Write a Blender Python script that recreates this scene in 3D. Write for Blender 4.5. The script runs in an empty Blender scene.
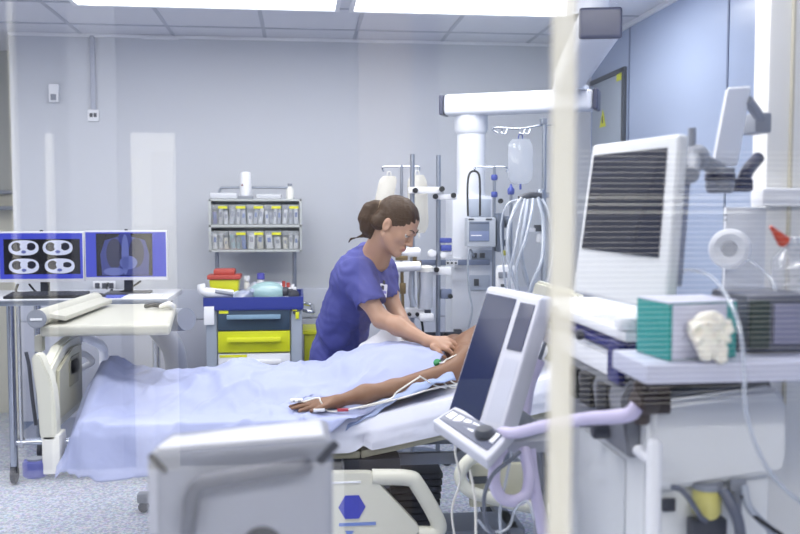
import bpy, bmesh, math, random
import numpy as np
from mathutils import Vector, Matrix, noise
random.seed(7)
C = bpy.context.scene.collection
V = Vector
# ------------------------------------------------------------------ camera maths
CAMH, FPX, YAW, PITCH = 1.5, 900.0, math.radians(6.34), math.radians(3.5)
CAM = V((0, 0, CAMH))
FWD = V((math.sin(YAW)*math.cos(PITCH), math.cos(YAW)*math.cos(PITCH), -math.sin(PITCH)))
RGT = V((math.cos(YAW), -math.sin(YAW), 0))
UPV = RGT.cross(FWD)
def at(px, py, Y):
    """point of the room on the plane y = Y seen at that place of the photograph"""
    d = FWD + RGT*((px-400)/FPX) + UPV*((267-py)/FPX)
    return CAM + d*(Y/d.y)
def atz(px, py, z):
    d = FWD + RGT*((px-400)/FPX) + UPV*((267-py)/FPX)
    return CAM + d*((z-CAMH)/d.z)
def atx(px, py, X):
    d = FWD + RGT*((px-400)/FPX) + UPV*((267-py)/FPX)
    return CAM + d*(X/d.x)
# ------------------------------------------------------------------ materials
def lin(c):
    if isinstance(c, str):
        c = [int(c[i:i+2], 16)/255 for i in (0, 2, 4)]
    return tuple((x/12.92 if x <= .04045 else ((x+.055)/1.055)**2.4) for x in c) + (1,)
MATS = {}
def mat(name, col, rough=.5, metal=0, bump=0, bscale=60, vary=0, vscale=8, emit=0, alpha=1, stretch=None, coat=0, sss=0, spec=.5):
    if name in MATS: return MATS[name]
    m = bpy.data.materials.new(name); m.use_nodes = True
    nt = m.node_tree; N = nt.nodes; L = nt.links
    b = N['Principled BSDF']; c = lin(col)
    b.inputs['Base Color'].default_value = c
    b.inputs['Roughness'].default_value = rough
    b.inputs['Metallic'].default_value = metal
    b.inputs['Specular IOR Level'].default_value = spec
    b.inputs['Coat Weight'].default_value = coat
    if sss:
        b.inputs['Subsurface Weight'].default_value = sss
        b.inputs['Subsurface Radius'].default_value = (.012, .005, .003)
    if emit:
        b.inputs['Base Color'].default_value = tuple(x*.2 for x in c[:3])+(1,)
        b.inputs['Emission Color'].default_value = c
        b.inputs['Emission Strength'].default_value = emit
    if alpha < 1: b.inputs['Alpha'].default_value = alpha
    if bump or vary:
        tc = N.new('ShaderNodeTexCoord'); mp = N.new('ShaderNodeMapping')
        L.new(tc.outputs['Object'], mp.inputs['Vector'])
        if stretch: mp.inputs['Scale'].default_value = stretch
    if bump:
        nz = N.new('ShaderNodeTexNoise'); nz.inputs['Scale'].default_value = bscale
        nz.inputs['Detail'].default_value = 3
        L.new(mp.outputs[0], nz.inputs['Vector'])
        bp = N.new('ShaderNodeBump'); bp.inputs['Strength'].default_value = bump
        bp.inputs['Distance'].default_value = .01
        L.new(nz.outputs['Fac'], bp.inputs['Height']); L.new(bp.outputs[0], b.inputs['Normal'])
    if vary:
        nz2 = N.new('ShaderNodeTexNoise'); nz2.inputs['Scale'].default_value = vscale
        nz2.inputs['Detail'].default_value = 4
        L.new(mp.outputs[0], nz2.inputs['Vector'])
        mx = N.new('ShaderNodeMix'); mx.data_type = 'RGBA'
        mx.inputs[6].default_value = tuple(x*(1-vary) for x in c[:3])+(1,)
        mx.inputs[7].default_value = tuple(min(1, x*(1+vary)) for x in c[:3])+(1,)
        L.new(nz2.outputs['Fac'], mx.inputs[0]); L.new(mx.outputs[2], b.inputs['Base Color'])
    MATS[name] = m
    return m
def clear_mat(name, col, fac, gloss=.06, rough=.05):
    """see-through plastic or glass: part clear, part milky, part mirror"""
    if name in MATS: return MATS[name]
    m = bpy.data.materials.new(name); m.use_nodes = True
    nt = m.node_tree; N = nt.nodes; L = nt.links; N.clear()
    o = N.new('ShaderNodeOutputMaterial'); t = N.new('ShaderNodeBsdfTransparent')
    d = N.new('ShaderNodeBsdfPrincipled'); g = N.new('ShaderNodeBsdfGlossy')
    d.inputs['Base Color'].default_value = lin(col); d.inputs['Roughness'].default_value = .3
    g.inputs['Roughness'].default_value = rough
    a = N.new('ShaderNodeMixShader'); b = N.new('ShaderNodeMixShader')
    a.inputs[0].default_value = fac; b.inputs[0].default_value = gloss
    L.new(t.outputs[0], a.inputs[1]); L.new(d.outputs[0], a.inputs[2])
    L.new(a.outputs[0], b.inputs[1]); L.new(g.outputs[0], b.inputs[2])
    L.new(b.outputs[0], o.inputs['Surface'])
    MATS[name] = m
    return m
# ------------------------------------------------------------------ mesh builder
def rotz(a): return Matrix.Rotation(a, 3, 'Z')
def frame(fwd, up=V((0, 0, 1))):
    """3x3 with columns right, forward, up"""
    f = V(fwd).normalized(); r = f.cross(V(up)).normalized(); u = r.cross(f)
    return Matrix((r, f, u)).transposed()
def spline(pts, n=8):
    pts = [V(p) for p in pts]
    if len(pts) < 3: return pts
    P = [pts[0]*2-pts[1]] + pts + [pts[-1]*2-pts[-2]]
    out = []
    for i in range(1, len(P)-2):
        for k in range(n):
            t = k/n
            a, b, c, d = P[i-1], P[i], P[i+1], P[i+2]
            out.append(.5*((2*b)+(c-a)*t+(2*a-5*b+4*c-d)*t*t+(3*b-a-3*c+d)*t**3))
    out.append(pts[-1])
    return out
class MB:
    def __init__(s): s.bm = bmesh.new()
    def _add(s, t, m=0):
        for f in t.faces: f.material_index = m
        me = bpy.data.meshes.new('tmp'); t.to_mesh(me); t.free()
        s.bm.from_mesh(me); bpy.data.meshes.remove(me); return s
    def hexa(s, q, m=0, bev=0, seg=2):
        """q: eight corners, first four one face in order, then the opposite four"""
        t = bmesh.new(); v = [t.verts.new(p) for p in q]
        for f in ((0,1,2,3), (7,6,5,4), (0,4,5,1), (1,5,6,2), (2,6,7,3), (3,7,4,0)): t.faces.new([v[i] for i in f])
        bmesh.ops.recalc_face_normals(t, faces=t.faces)
        if bev: bmesh.ops.bevel(t, geom=t.edges[:], offset=bev, segments=seg, profile=.6, affect='EDGES', clamp_overlap=True)
        return s._add(t, m)
    def obox(s, c, size, R=None, bev=0, m=0, seg=2):
        R = R or Matrix.Identity(3); c = V(c); h = V(size)/2
        q = [c+R@V((x*h.x, y*h.y, z*h.z)) for z in (-1, 1) for x, y in ((-1,-1), (1,-1), (1,1), (-1,1))]
        return s.hexa(q, m, bev, seg)
    def box(s, lo, hi, bev=0, m=0, seg=2):
        lo, hi = V(lo), V(hi)
        return s.obox((lo+hi)/2, [abs(a) for a in (hi-lo)], None, bev, m, seg)
    def cyl(s, a, b, r0, r1=None, seg=18, m=0, bev=0):
        a, b = V(a), V(b); r1 = r0 if r1 is None else r1
        d = b-a
        return s.lathe([(0, 0), (r0, 0), (r1, d.length), (0, d.length)], a, d, seg, m, bev)
    def lathe(s, prof, o, axis=(0, 0, 1), seg=20, m=0, bev=0, sc=(1, 1)):
        t = bmesh.new(); ax = V(axis).normalized()
        ref = V((0, 0, 1)) if abs(ax.z) < .9 else V((1, 0, 0))
        x = ref.cross(ax).normalized(); y = ax.cross(x); o = V(o); rings = []
        for r, h in prof:
            if r < 1e-6: rings.append([t.verts.new(o+ax*h)])
            else: rings.append([t.verts.new(o+ax*h+x*(r*sc[0]*math.cos(2*math.pi*k/seg))+y*(r*sc[1]*math.sin(2*math.pi*k/seg))) for k in range(seg)])
        for A, B in zip(rings, rings[1:]):
            for k in range(seg):
                j = (k+1) % seg
                if len(A) == 1 and len(B) == 1: continue
                if len(A) == 1: t.faces.new((A[0], B[j], B[k]))
                elif len(B) == 1: t.faces.new((A[k], A[j], B[0]))
                else: t.faces.new((A[k], A[j], B[j], B[k]))
        bmesh.ops.recalc_face_normals(t, faces=t.faces)
        if bev:
            es = [e for e in t.edges if len(e.link_faces) == 2 and e.calc_face_angle(0) > .7]
            bmesh.ops.bevel(t, geom=es, offset=bev, segments=2, affect='EDGES', clamp_overlap=True)
        return s._add(t, m)
    def tube(s, pts, r, seg=10, m=0, n=8, smooth=True, rib=0, close=False):
        P = spline(pts, n) if smooth else [V(p) for p in pts]
        t = bmesh.new(); rings = []
        d0 = (P[1]-P[0]).normalized(); ref = V((0, 0, 1)) if abs(d0.z) < .9 else V((0, 1, 0))
        x = ref.cross(d0).normalized()
        for i, p in enumerate(P):
            d = (P[min(i+1, len(P)-1)]-P[max(i-1, 0)]).normalized()
            x = (x-d*x.dot(d)).normalized(); y = d.cross(x)
            rr = r(i/(len(P)-1)) if callable(r) else r
            if rib: rr *= 1+rib*(i % 2)
            rings.append([t.verts.new(p+x*(rr*math.cos(2*math.pi*k/seg))+y*(rr*math.sin(2*math.pi*k/seg))) for k in range(seg)])
        for A, B in zip(rings, rings[1:]):
            for k in range(seg): t.faces.new((A[k], A[(k+1) % seg], B[(k+1) % seg], B[k]))
        t.faces.new(rings[0][::-1]); t.faces.new(rings[-1])
        return s._add(t, m)
    def prism(s, pts, vec, m=0, bev=0, seg=2, holes=None):
        t = bmesh.new(); vec = V(vec)
        vs = [t.verts.new(p) for p in pts]
        f = t.faces.new(vs)
        r = bmesh.ops.extrude_face_region(t, geom=[f])
        bmesh.ops.translate(t, verts=[g for g in r['geom'] if isinstance(g, bmesh.types.BMVert)], vec=vec)
        bmesh.ops.recalc_face_normals(t, faces=t.faces)
        if bev: bmesh.ops.bevel(t, geom=t.edges[:], offset=bev, segments=seg, affect='EDGES', clamp_overlap=True)
        return s._add(t, m)
    def ring_prism(s, outer, inner, vec, m=0):
        """flat frame: outer loop and inner loop with the same number of points"""
        t = bmesh.new(); vec = V(vec); n = len(outer)
        o0 = [t.verts.new(p) for p in outer]; i0 = [t.verts.new(p) for p in inner]
        o1 = [t.verts.new(V(p)+vec) for p in outer]; i1 = [t.verts.new(V(p)+vec) for p in inner]
        for k in range(n):
            j = (k+1) % n
            t.faces.new((o0[k], o0[j], i0[j], i0[k])); t.faces.new((o1[k], i1[k], i1[j], o1[j]))
            t.faces.new((o0[k], o1[k], o1[j], o0[j])); t.faces.new((i0[k], i0[j], i1[j], i1[k]))
        bmesh.ops.recalc_face_normals(t, faces=t.faces)
        return s._add(t, m)
    def sph(s, c, r, R=None, m=0, u=20, v=12):
        r = V((r, r, r)) if not hasattr(r, '__len__') else V(r)
        t = bmesh.new(); bmesh.ops.create_uvsphere(t, u_segments=u, v_segments=v, radius=1)
        R = R or Matrix.Identity(3); c = V(c)
        for q in t.verts: q.co = c+R@V((q.co.x*r.x, q.co.y*r.y, q.co.z*r.z))
        return s._add(t, m)
    def flat(s, pts, m=0):
        t = bmesh.new(); t.faces.new([t.verts.new(p) for p in pts]); return s._add(t, m)
    def grid(s, A, m=0, flip=False):
        """A: 2-D list of points"""
        t = bmesh.new(); W = [[t.verts.new(p) for p in row] for row in A]
        for a, b in zip(W, W[1:]):
            for k in range(len(a)-1): t.faces.new((a[k], a[k+1], b[k+1], b[k]))
        bmesh.ops.recalc_face_normals(t, faces=t.faces)
        return s._add(t, m)
    def data(s, vs, fs, m=0):
        me = bpy.data.meshes.new('tmp'); me.from_pydata(vs, [], fs); t = bmesh.new(); t.from_mesh(me); bpy.data.meshes.remove(me)
        return s._add(t, m)
    def build(s, name, mats, parent=None, label=None, sharp=40):
        if not isinstance(mats, (list, tuple)): mats = [mats]
        me = bpy.data.meshes.new(name); bm = s.bm
        if parent is not None:
            r = parent
            while r.parent is not None: r = r.parent
            org = V(r.location)
        else:
            xs = [v.co for v in bm.verts]
            lo = [min(v[i] for v in xs) for i in range(3)]; hi = [max(v[i] for v in xs) for i in range(3)]
            org = V(((lo[0]+hi[0])/2, (lo[1]+hi[1])/2, lo[2]))
        bmesh.ops.translate(bm, verts=bm.verts[:], vec=-org)
        a = math.radians(sharp)
        for f in bm.faces: f.smooth = True
        for e in bm.edges:
            if len(e.link_faces) == 2 and e.calc_face_angle(0) > a: e.smooth = False
        bm.to_mesh(me); bm.free()
        for q in mats: me.materials.append(q)
        o = bpy.data.objects.new(name, me); C.objects.link(o)
        if parent is not None: o.parent = parent
        else: o.location = org
        if label: o['label'] = label
        return o
def thing(name, loc, label, cat, group=None):
    o = bpy.data.objects.new(name, None); C.objects.link(o); o.location = V(loc); o.empty_display_size = .1
    o['label'] = label; o['category'] = cat
    if group: o['group'] = group
    return o
def tag(o, label, cat, group=None, kind=None):
    o['label'] = label; o['category'] = cat
    if group: o['group'] = group
    if kind: o['kind'] = kind
    return o
def struct(o):
    o['kind'] = 'structure'; return o
def dup(root, delta, label=None, rz=0):
    r = root.copy(); C.objects.link(r); r.location = V(root.location)+V(delta); r.rotation_euler.z += rz
    if label: r['label'] = label
    for ch in list(root.children):
        c = ch.copy(); C.objects.link(c); c.parent = r
        for g in list(ch.children):
            d = g.copy(); C.objects.link(d); d.parent = c
    return r
def prect(x0, y0, x1, y1, Y):
    return [at(x0, y0, Y), at(x1, y0, Y), at(x1, y1, Y), at(x0, y1, Y)]
def pbox(mb, x0, y0, x1, y1, Y, dy, bev=.004, m=0):
    """upright box: its front face fills the pixel rectangle at plane y = Y"""
    a = at(x0, y1, Y); b = at(x1, y0, Y); a2 = at(x0, y0, Y)
    return mb.box((a.x, Y, a.z), (b.x, Y+dy, b.z), bev, m)
# ------------------------------------------------------------------ smooth solids (bodies)
class SDF:
    def __init__(s, lo, hi, res):
        s.lo = np.array(lo, np.float32); s.res = res
        s.n = np.ceil((np.array(hi)-np.array(lo))/res).astype(int)+1
        s.D = np.full(s.n, .2, np.float32)
    def _win(s, lo, hi):
        a = np.clip(np.floor((np.array(lo)-s.lo)/s.res).astype(int), 0, s.n)
        b = np.clip(np.ceil((np.array(hi)-s.lo)/s.res).astype(int)+1, 0, s.n)
        if (b <= a).any(): return None, None
        sl = tuple(slice(i, j) for i, j in zip(a, b))
        ax = [s.lo[i]+s.res*np.arange(a[i], b[i], dtype=np.float32) for i in range(3)]
        return sl, np.meshgrid(*ax, indexing='ij')
    def _put(s, sl, d, k, op):
        D = s.D[sl]
        if op == 'sub':
            a, b = D, -d
            h = np.maximum(k-np.abs(a-b), 0)/max(k, 1e-6); s.D[sl] = np.maximum(a, b)+h*h*k*.25
        else:
            h = np.maximum(k-np.abs(D-d), 0)/max(k, 1e-6); s.D[sl] = np.minimum(D, d)-h*h*k*.25
    def cap(s, a, b, ra, rb=None, k=.02, op='add'):
        rb = ra if rb is None else rb
        a, b = np.array(a, float), np.array(b, float); R = max(ra, rb)+k+.03
        sl, g = s._win(np.minimum(a, b)-R, np.maximum(a, b)+R)
        if sl is None: return s
        ab = b-a; L = max(float(ab@ab), 1e-9)
        p = [g[i]-np.float32(a[i]) for i in range(3)]
        t = np.clip((p[0]*ab[0]+p[1]*ab[1]+p[2]*ab[2])/L, 0, 1)
        d = np.sqrt(sum((p[i]-t*np.float32(ab[i]))**2 for i in range(3)))-(ra+(rb-ra)*t)
        s._put(sl, d.astype(np.float32), k, op); return s
    def path(s, pts, rs, k=.02):
        for i in range(len(pts)-1): s.cap(pts[i], pts[i+1], rs[i], rs[i+1], k)
        return s
    def ell(s, c, r, R=None, k=.02, op='add'):
        r = np.array(r if hasattr(r, '__len__') else (r, r, r), float); c = np.array(c, float)
        M = np.array(R) if R is not None else np.eye(3); B = r.max()+k+.03
        sl, g = s._win(c-B, c+B)
        if sl is None: return s
        p = [g[i]-np.float32(c[i]) for i in range(3)]
        q = [M[0, j]*p[0]+M[1, j]*p[1]+M[2, j]*p[2] for j in range(3)]
        k0 = np.sqrt(sum((q[j]/r[j])**2 for j in range(3)))
        k1 = np.sqrt(sum((q[j]/r[j]**2)**2 for j in range(3)))+1e-6
        s._put(sl, (k0*(k0-1)/k1).astype(np.float32), k, op); return s
    def warp(s, fn):
        sl, g = s._win(s.lo, s.lo+s.res*s.n); s.D += fn(*g).astype(np.float32); return s
    def plane(s, p, n, k=.005):
        """cut away everything on the side n points to"""
        sl, g = s._win(s.lo, s.lo+s.res*s.n); n = np.array(n, float); n /= np.linalg.norm(n)
        d = -sum((g[i]-np.float32(p[i]))*np.float32(n[i]) for i in range(3))
        s._put(sl, d, k, 'sub'); return s
    def mesh(s):
        D = s.D; ins = D < 0; n = D.shape
        off = [(i, j, k) for i in (0, 1) for j in (0, 1) for k in (0, 1)]
        cs = lambda o: tuple(slice(o[i], n[i]-1+o[i]) for i in range(3))
        cnt = sum(ins[cs(o)].astype(np.int8) for o in off)
        act = np.argwhere((cnt > 0) & (cnt < 8))
        val = {o: D[act[:, 0]+o[0], act[:, 1]+o[1], act[:, 2]+o[2]] for o in off}
        acc = np.zeros((len(act), 3)); num = np.zeros(len(act))
        for o in off:
            for ax in range(3):
                if o[ax] == 0:
                    p = list(o); p[ax] = 1; p = tuple(p); a, b = val[o], val[p]
                    m = (a < 0) != (b < 0); t = np.where(m, a/np.where(m, a-b, 1), 0)
                    for i in range(3): acc[:, i] += np.where(m, o[i]+(t if i == ax else 0), 0)
                    num += m
        vs = (act+acc/num[:, None])*s.res+s.lo
        idx = np.full([q-1 for q in n], -1, np.int64); idx[act[:, 0], act[:, 1], act[:, 2]] = np.arange(len(act))
        fs = []
        for ax in range(3):
            a = [slice(1, n[i]-1) for i in range(3)]; a[ax] = slice(0, n[ax]-1); b = list(a); b[ax] = slice(1, n[ax])
            A, B = ins[tuple(a)], ins[tuple(b)]
            e = np.argwhere(A != B)
            base = e+np.array([0 if i == ax else 1 for i in range(3)])
            u, w = [i for i in range(3) if i != ax]
            q = []
            for du, dw in ((0, 0), (1, 0), (1, 1), (0, 1)):
                c = base.copy(); c[:, u] -= du; c[:, w] -= dw; q.append(idx[c[:, 0], c[:, 1], c[:, 2]])
            q = np.stack(q, 1); flip = A[e[:, 0], e[:, 1], e[:, 2]]
            if ax == 1: flip = ~flip
            q[~flip] = q[~flip][:, ::-1]
            fs.append(q)
        fs = np.concatenate(fs); fs = fs[(fs >= 0).all(1)]
        return vs, fs
    def build(s, name, mats, parent, paint=None, label=None, smooth=0):
        vs, fs = s.mesh()
        if not isinstance(mats, (list, tuple)): mats = [mats]
        r = parent; org = V((0, 0, 0))
        if r is not None:
            while r.parent is not None: r = r.parent
            org = V(r.location)
        else:
            lo, hi = vs.min(0), vs.max(0); org = V(((lo[0]+hi[0])/2, (lo[1]+hi[1])/2, lo[2]))
        me = bpy.data.meshes.new(name); me.from_pydata((vs-np.array(org)).tolist(), [], fs.tolist())
        me.polygons.foreach_set('use_smooth', [True]*len(me.polygons))
        for m in mats: me.materials.append(m)
        if paint is not None:
            cen = vs[fs].mean(1); me.polygons.foreach_set('material_index', paint(cen).astype(np.int32))
        o = bpy.data.objects.new(name, me); C.objects.link(o)
        if parent is not None: o.parent = parent
        else: o.location = org
        if smooth:
            md = o.modifiers.new('soft', 'SMOOTH'); md.factor = .5; md.iterations = smooth
        if label: o['label'] = label
        return o
def fold(x, y, z, f, seed=0.):
    """cheap cloth-like ripple for numpy arrays"""
    return np.sin(f*(x+.6*y+.3*z)+2.1*np.sin(f*.43*(y-.5*z)+seed)+seed)*np.sin(f*.71*(z-.4*x)+1.7*np.sin(f*.31*x+seed*2))
# ================================================================== ROOM
YB = 6.2; GY = 1.1
CEIL = at(265, 37.5, YB).z
XR = at(592, 46, YB).x
XL = at(13, 200, YB).x
M_wall = mat('wall_paint', 'c6cad2', .6, bump=.04, bscale=90, vary=.03, vscale=1.5)
M_wall2 = mat('wall_paint_lower', 'b9bdcb', .55, vary=.03, vscale=2)
M_bluewall = mat('blue_laminate', 'adbbd6', .25, vary=.05, vscale=1.2)
M_seam = mat('seam_grey', '6d7a94', .5)
M_white = mat('white_plastic', 'e9ebf0', .35)
M_offwhite = mat('warm_white_plastic', 'e4e4de', .4)
M_cream = mat('cream_plastic', 'd8d6c8', .4)
M_ceil = mat('ceiling_tile', 'dadce4', .8, bump=.15, bscale=140, vary=.05, vscale=70)
M_tbar = mat('ceiling_grid', 'b4b8c4', .5)
M_lamp = mat('lamp_diffuser', 'fbfcff', .4, emit=4.5)
M_chrome = mat('chrome', 'b9bec8', .18, metal=1)
M_steel = mat('brushed_steel', '9aa1ad', .35, metal=.9, vary=.08, vscale=30)
M_greyplas = mat('grey_plastic', '8b909b', .45)
M_darkgrey = mat('dark_grey_plastic', '3a3d47', .45)
M_black = mat('black_rubber', '17181c', .5)
M_navy = mat('navy_plastic', '1d2063', .4)
M_yellow = mat('yellow_plastic', 'd9dc2a', .4)
def floor_mat():
    m = mat('speckled_vinyl', 'b8c0d4', .32); nt = m.node_tree; N = nt.nodes; L = nt.links; b = N['Principled BSDF']
    tc = N.new('ShaderNodeTexCoord'); v = N.new('ShaderNodeTexVoronoi'); v.inputs['Scale'].default_value = 60
    n = N.new('ShaderNodeTexNoise'); n.inputs['Scale'].default_value = 75; n.inputs['Detail'].default_value = 4
    r = N.new('ShaderNodeValToRGB'); r.color_ramp.elements[0].position = .40; r.color_ramp.elements[0].color = lin('a2abc4')
    r.color_ramp.elements[1].position = .58; r.color_ramp.elements[1].color = lin('e0e4ee')
    mx = N.new('ShaderNodeMix'); mx.data_type = 'RGBA'; mx.blend_type = 'MULTIPLY'; mx.inputs[0].default_value = .18
    L.new(tc.outputs['Object'], v.inputs['Vector']); L.new(tc.outputs['Object'], n.inputs['Vector'])
    L.new(n.outputs['Fac'], r.inputs[0]); L.new(r.outputs[0], mx.inputs[6]); L.new(v.outputs['Color'], mx.inputs[7])
    L.new(mx.outputs[2], b.inputs['Base Color'])
    return m
M_floor = floor_mat()
def S(name, m, *boxes, bev=0):
    b = MB()
    for lo, hi in boxes: b.box(lo, hi, bev)
    return struct(b.build(name, m))
XW = -4.6
S('floor', M_floor, ((XW-.1, -1.7, -.1), (XR+.15, YB+.9, 0)))
# walls
S('wall_back', M_wall, ((XL, YB, 0), (XR+.15, YB+.12, CEIL)))
S('wall_right', M_bluewall, ((XR, GY+.05, 0), (XR+.12, YB, CEIL)))
S('wall_left', M_wall, ((XW-.1, GY+.05, 0), (XW, YB+.9, CEIL)))
S('wall_recess', M_cream, ((XW, YB+.75, 0), (XL+.3, YB+.85, CEIL)), ((XL+.02, YB+.12, 0), (XL+.12, YB+.75, CEIL)))
# lower half of the back wall: protective panels with a joint line
zr0, zr1 = at(250, 318, YB).z, at(250, 289, YB).z
b = MB(); b.box((XL+.02, YB-.012, .1), (XR-.01, YB, zr0-.006), .003); struct(b.build('trim_1', M_wall2))
b = MB(); b.box((XL+.02, YB-.018, zr0), (XR-.01, YB, zr1), .005); struct(b.build('trim_2', mat('bumper_strip', 'c3c8d6', .4)))
b = MB(); b.box((XL+.02, YB-.016, 0), (XR-.01, YB-.0, .1), .004); struct(b.build('baseboard_back', M_seam))
b = MB(); b.box((XR-.016, GY+.06, 0), (XR, YB-.02, .1), .004); struct(b.build('baseboard_right', M_seam))
# seams of the blue wall panels
b = MB()
for px, py in ((629, 100), (728, 60)):
    y = atx(px, py, XR).y; b.box((XR-.004, y-.008, .1), (XR+.002, y+.008, CEIL-.02))
struct(b.build('trim_3', M_seam))
b = MB(); b.box((XR-.02, GY+.06, CEIL-.03), (XR, YB-.02, CEIL-.001), .004); b.box((XL, YB-.02, CEIL-.022), (XR-.02, YB, CEIL-.001), .003)
struct(b.build('trim_4', M_white))
# door in the blue wall
dy1 = atx(624.5, 72, XR).y; dy0 = atx(593, 84, XR).y; dz = atx(624, 72.5, XR).z
b = MB(); b.box((XR-.012, dy1, .01), (XR-.001, min(dy0, YB-.06), dz), .003); door = b.build('door_1', mat('door_laminate', 'a9b3bf', .4)); struct(door)
b = MB(); b.box((XR-.022, dy1-.03, dz), (XR-.001, min(dy0+.02, YB-.03), dz+.03), .003); b.box((XR-.022, dy1-.045, .01), (XR-.001, dy1-.005, dz+.03), .003)
f = b.build('door_frame', mat('door_frame_dark', '4b5158', .4), door)
b = MB(); p0 = atx(604.8, 122.5, XR); h = .12
yy = p0.y
b.prism([(XR-.014, yy-.06, p0.z-.03), (XR-.014, yy+.06, p0.z-.03), (XR-.014, yy, p0.z+.085)], (-.003, 0, 0), 0)
b.prism([(XR-.0172, yy-.012, p0.z-.005), (XR-.0172, yy+.006, p0.z-.005), (XR-.0172, yy+.012, p0.z+.02), (XR-.0172, yy-.004, p0.z+.05)], (-.001, 0, 0), 1)
tag(b.build('warning_sign', [M_yellow, M_black]), 'yellow triangular warning sign stuck on the far grey door', 'sign')
b = MB(); a = atx(621.5, 77.5, XR); b.box((XR-.016, a.y-.07, a.z-.02), (XR-.0125, a.y+.05, a.z+.03)); tag(b.build('sticker', M_yellow), 'small square yellow sticker at the top corner of the grey door', 'sticker')
# ceiling with its grid
b = MB(); b.box((XW-.1, -1.7, CEIL), (XR+.15, YB+.9, CEIL+.1))
X0 = at(265, 37.5, YB).x
for k in range(-8, 6):
    x = X0+.6*k
    if XW < x < XR: b.box((x-.012, -1.6, CEIL-.004), (x+.012, YB, CEIL+.01), m=1)
for k in range(0, 12):
    y = 5.88-.6*k
    if y > -1.6: b.box((XW, y-.012, CEIL-.005), (XR, y+.012, CEIL+.01), m=1)
struct(b.build('ceiling', [M_ceil, M_tbar]))
# recessed ceiling lights
def ceiling_light(x0, x1, y0, y1, label, n=1):
    t = thing('ceiling_light', ((x0+x1)/2, (y0+y1)/2, CEIL-.02), label, 'ceiling light', 'recessed light panels in the ceiling')
    z = CEIL-.006
    o = [(x0, y0, z), (x1, y0, z), (x1, y1, z), (x0, y1, z)]; i = [(x0+.025, y0+.025, z), (x1-.025, y0+.025, z), (x1-.025, y1-.025, z), (x0+.025, y1-.025, z)]
    MB().ring_prism(o, i, (0, 0, -.016)).build('light_frame', M_white, t)
    b = MB(); b.box((x0+.026, y0+.026, CEIL-.012), (x1-.026, y1-.026, CEIL-.007)); b.build('diffuser', M_lamp, t)
    return t
xa0, xa1 = at(74, 0, 5.28).x, at(339, 7, 5.28).x
xb0, xb1 = at(349, 8, 5.28).x, at(573, 13, 5.28).x
ceiling_light(xa0, xa1, 4.7, 5.28, 'bright white ceiling light panel above the nurse and the drawer cart')
ceiling_light(xb0, xb1, 4.7, 5.28, 'bright white ceiling light panel beside the pendant arm')
for y in (2.2, 3.45):
    for x0 in ((-3.3, -1.5, -.1) if y < 3 else (-3.3, -1.5)): ceiling_light(x0, x0+1.3, y, y+.58, 'white ceiling light panel over the front half of the room')
ceiling_light(-3.4, -2.2, 4.7, 5.28, 'white ceiling light panel over the computer desk corner')
# glass wall towards the corridor: pane, cream joint strip, sill and head
M_glass = clear_mat('partition_glass', 'ffffff', 0.0, .052, 0.0)
b = MB(); b.box((XW, GY, 0), (XR+.12, GY+.008, CEIL)); struct(b.build('window_1', M_glass))
xj0, xj1 = at(549, 260, GY-.004).x, at(573.5, 260, GY-.004).x
b = MB(); b.box((xj0, GY-.008, 0), (xj1, GY-.003, CEIL), .002); struct(b.build('trim_5', clear_mat('milky_joint', 'dcd9cc', .55, .0)))
# ------------------------------------------------------------------ corridor behind the camera (seen mirrored in the glass)
YV = 3.7; YC = 2*GY-YV
def mir(px, py, y=YV):
    p = at(px, py, y); return V((p.x, 2*GY-p.y, p.z))
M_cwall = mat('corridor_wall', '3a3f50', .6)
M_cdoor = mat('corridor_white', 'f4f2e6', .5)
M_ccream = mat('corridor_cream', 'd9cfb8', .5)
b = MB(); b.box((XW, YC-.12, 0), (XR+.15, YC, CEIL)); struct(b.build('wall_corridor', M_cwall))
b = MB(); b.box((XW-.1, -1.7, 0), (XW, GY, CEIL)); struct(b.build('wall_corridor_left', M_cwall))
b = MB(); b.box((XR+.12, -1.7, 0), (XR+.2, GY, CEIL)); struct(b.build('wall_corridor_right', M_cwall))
def cpanel(mb, x0, y0, x1, y1, t=.03, m=0):
    a, c = mir(x0, y0), mir(x1, y1); z0 = max(.0, min(c.z, a.z))
    mb.box((min(a.x, c.x), YC, max(0, mir(x0, y1).z)), (max(a.x, c.x), YC+t, mir(x0, y0).z), .003, m)
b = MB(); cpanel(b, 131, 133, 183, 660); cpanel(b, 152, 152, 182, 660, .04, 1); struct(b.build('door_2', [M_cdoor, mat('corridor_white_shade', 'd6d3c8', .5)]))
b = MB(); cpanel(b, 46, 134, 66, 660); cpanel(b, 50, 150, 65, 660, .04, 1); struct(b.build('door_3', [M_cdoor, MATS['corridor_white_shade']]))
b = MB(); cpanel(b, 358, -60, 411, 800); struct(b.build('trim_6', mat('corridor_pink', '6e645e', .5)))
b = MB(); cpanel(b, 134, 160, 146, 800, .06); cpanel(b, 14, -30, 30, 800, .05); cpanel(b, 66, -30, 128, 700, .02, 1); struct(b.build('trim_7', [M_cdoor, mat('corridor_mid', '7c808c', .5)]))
b = MB(); cpanel(b, 186, -60, 357, 800, .015); cpanel(b, 412, 320, 800, 379, .006); cpanel(b, 440, -60, 545, 319, .015, 1); cpanel(b, 440, 380, 576, 800, .015, 1); struct(b.build('veil_panel', [mat('corridor_dim', '262936', .5), mat('corridor_sage', '6a7276', .5)]))  # unseen panels added to set the dim and lighter bands mirrored in the glass
b = MB()
for y in (196, 203, 211): cpanel(b, 576, y, 860, y+3.2, .05)
struct(b.build('trim_9', M_cdoor))
b = MB()
for k in range(48):
    y = 150+k*5.4; cpanel(b, 578, y, 860, y+2.0, .03)
struct(b.build('window_2', mat('blind_slat', 'b3b1ab', .5)))
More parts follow.
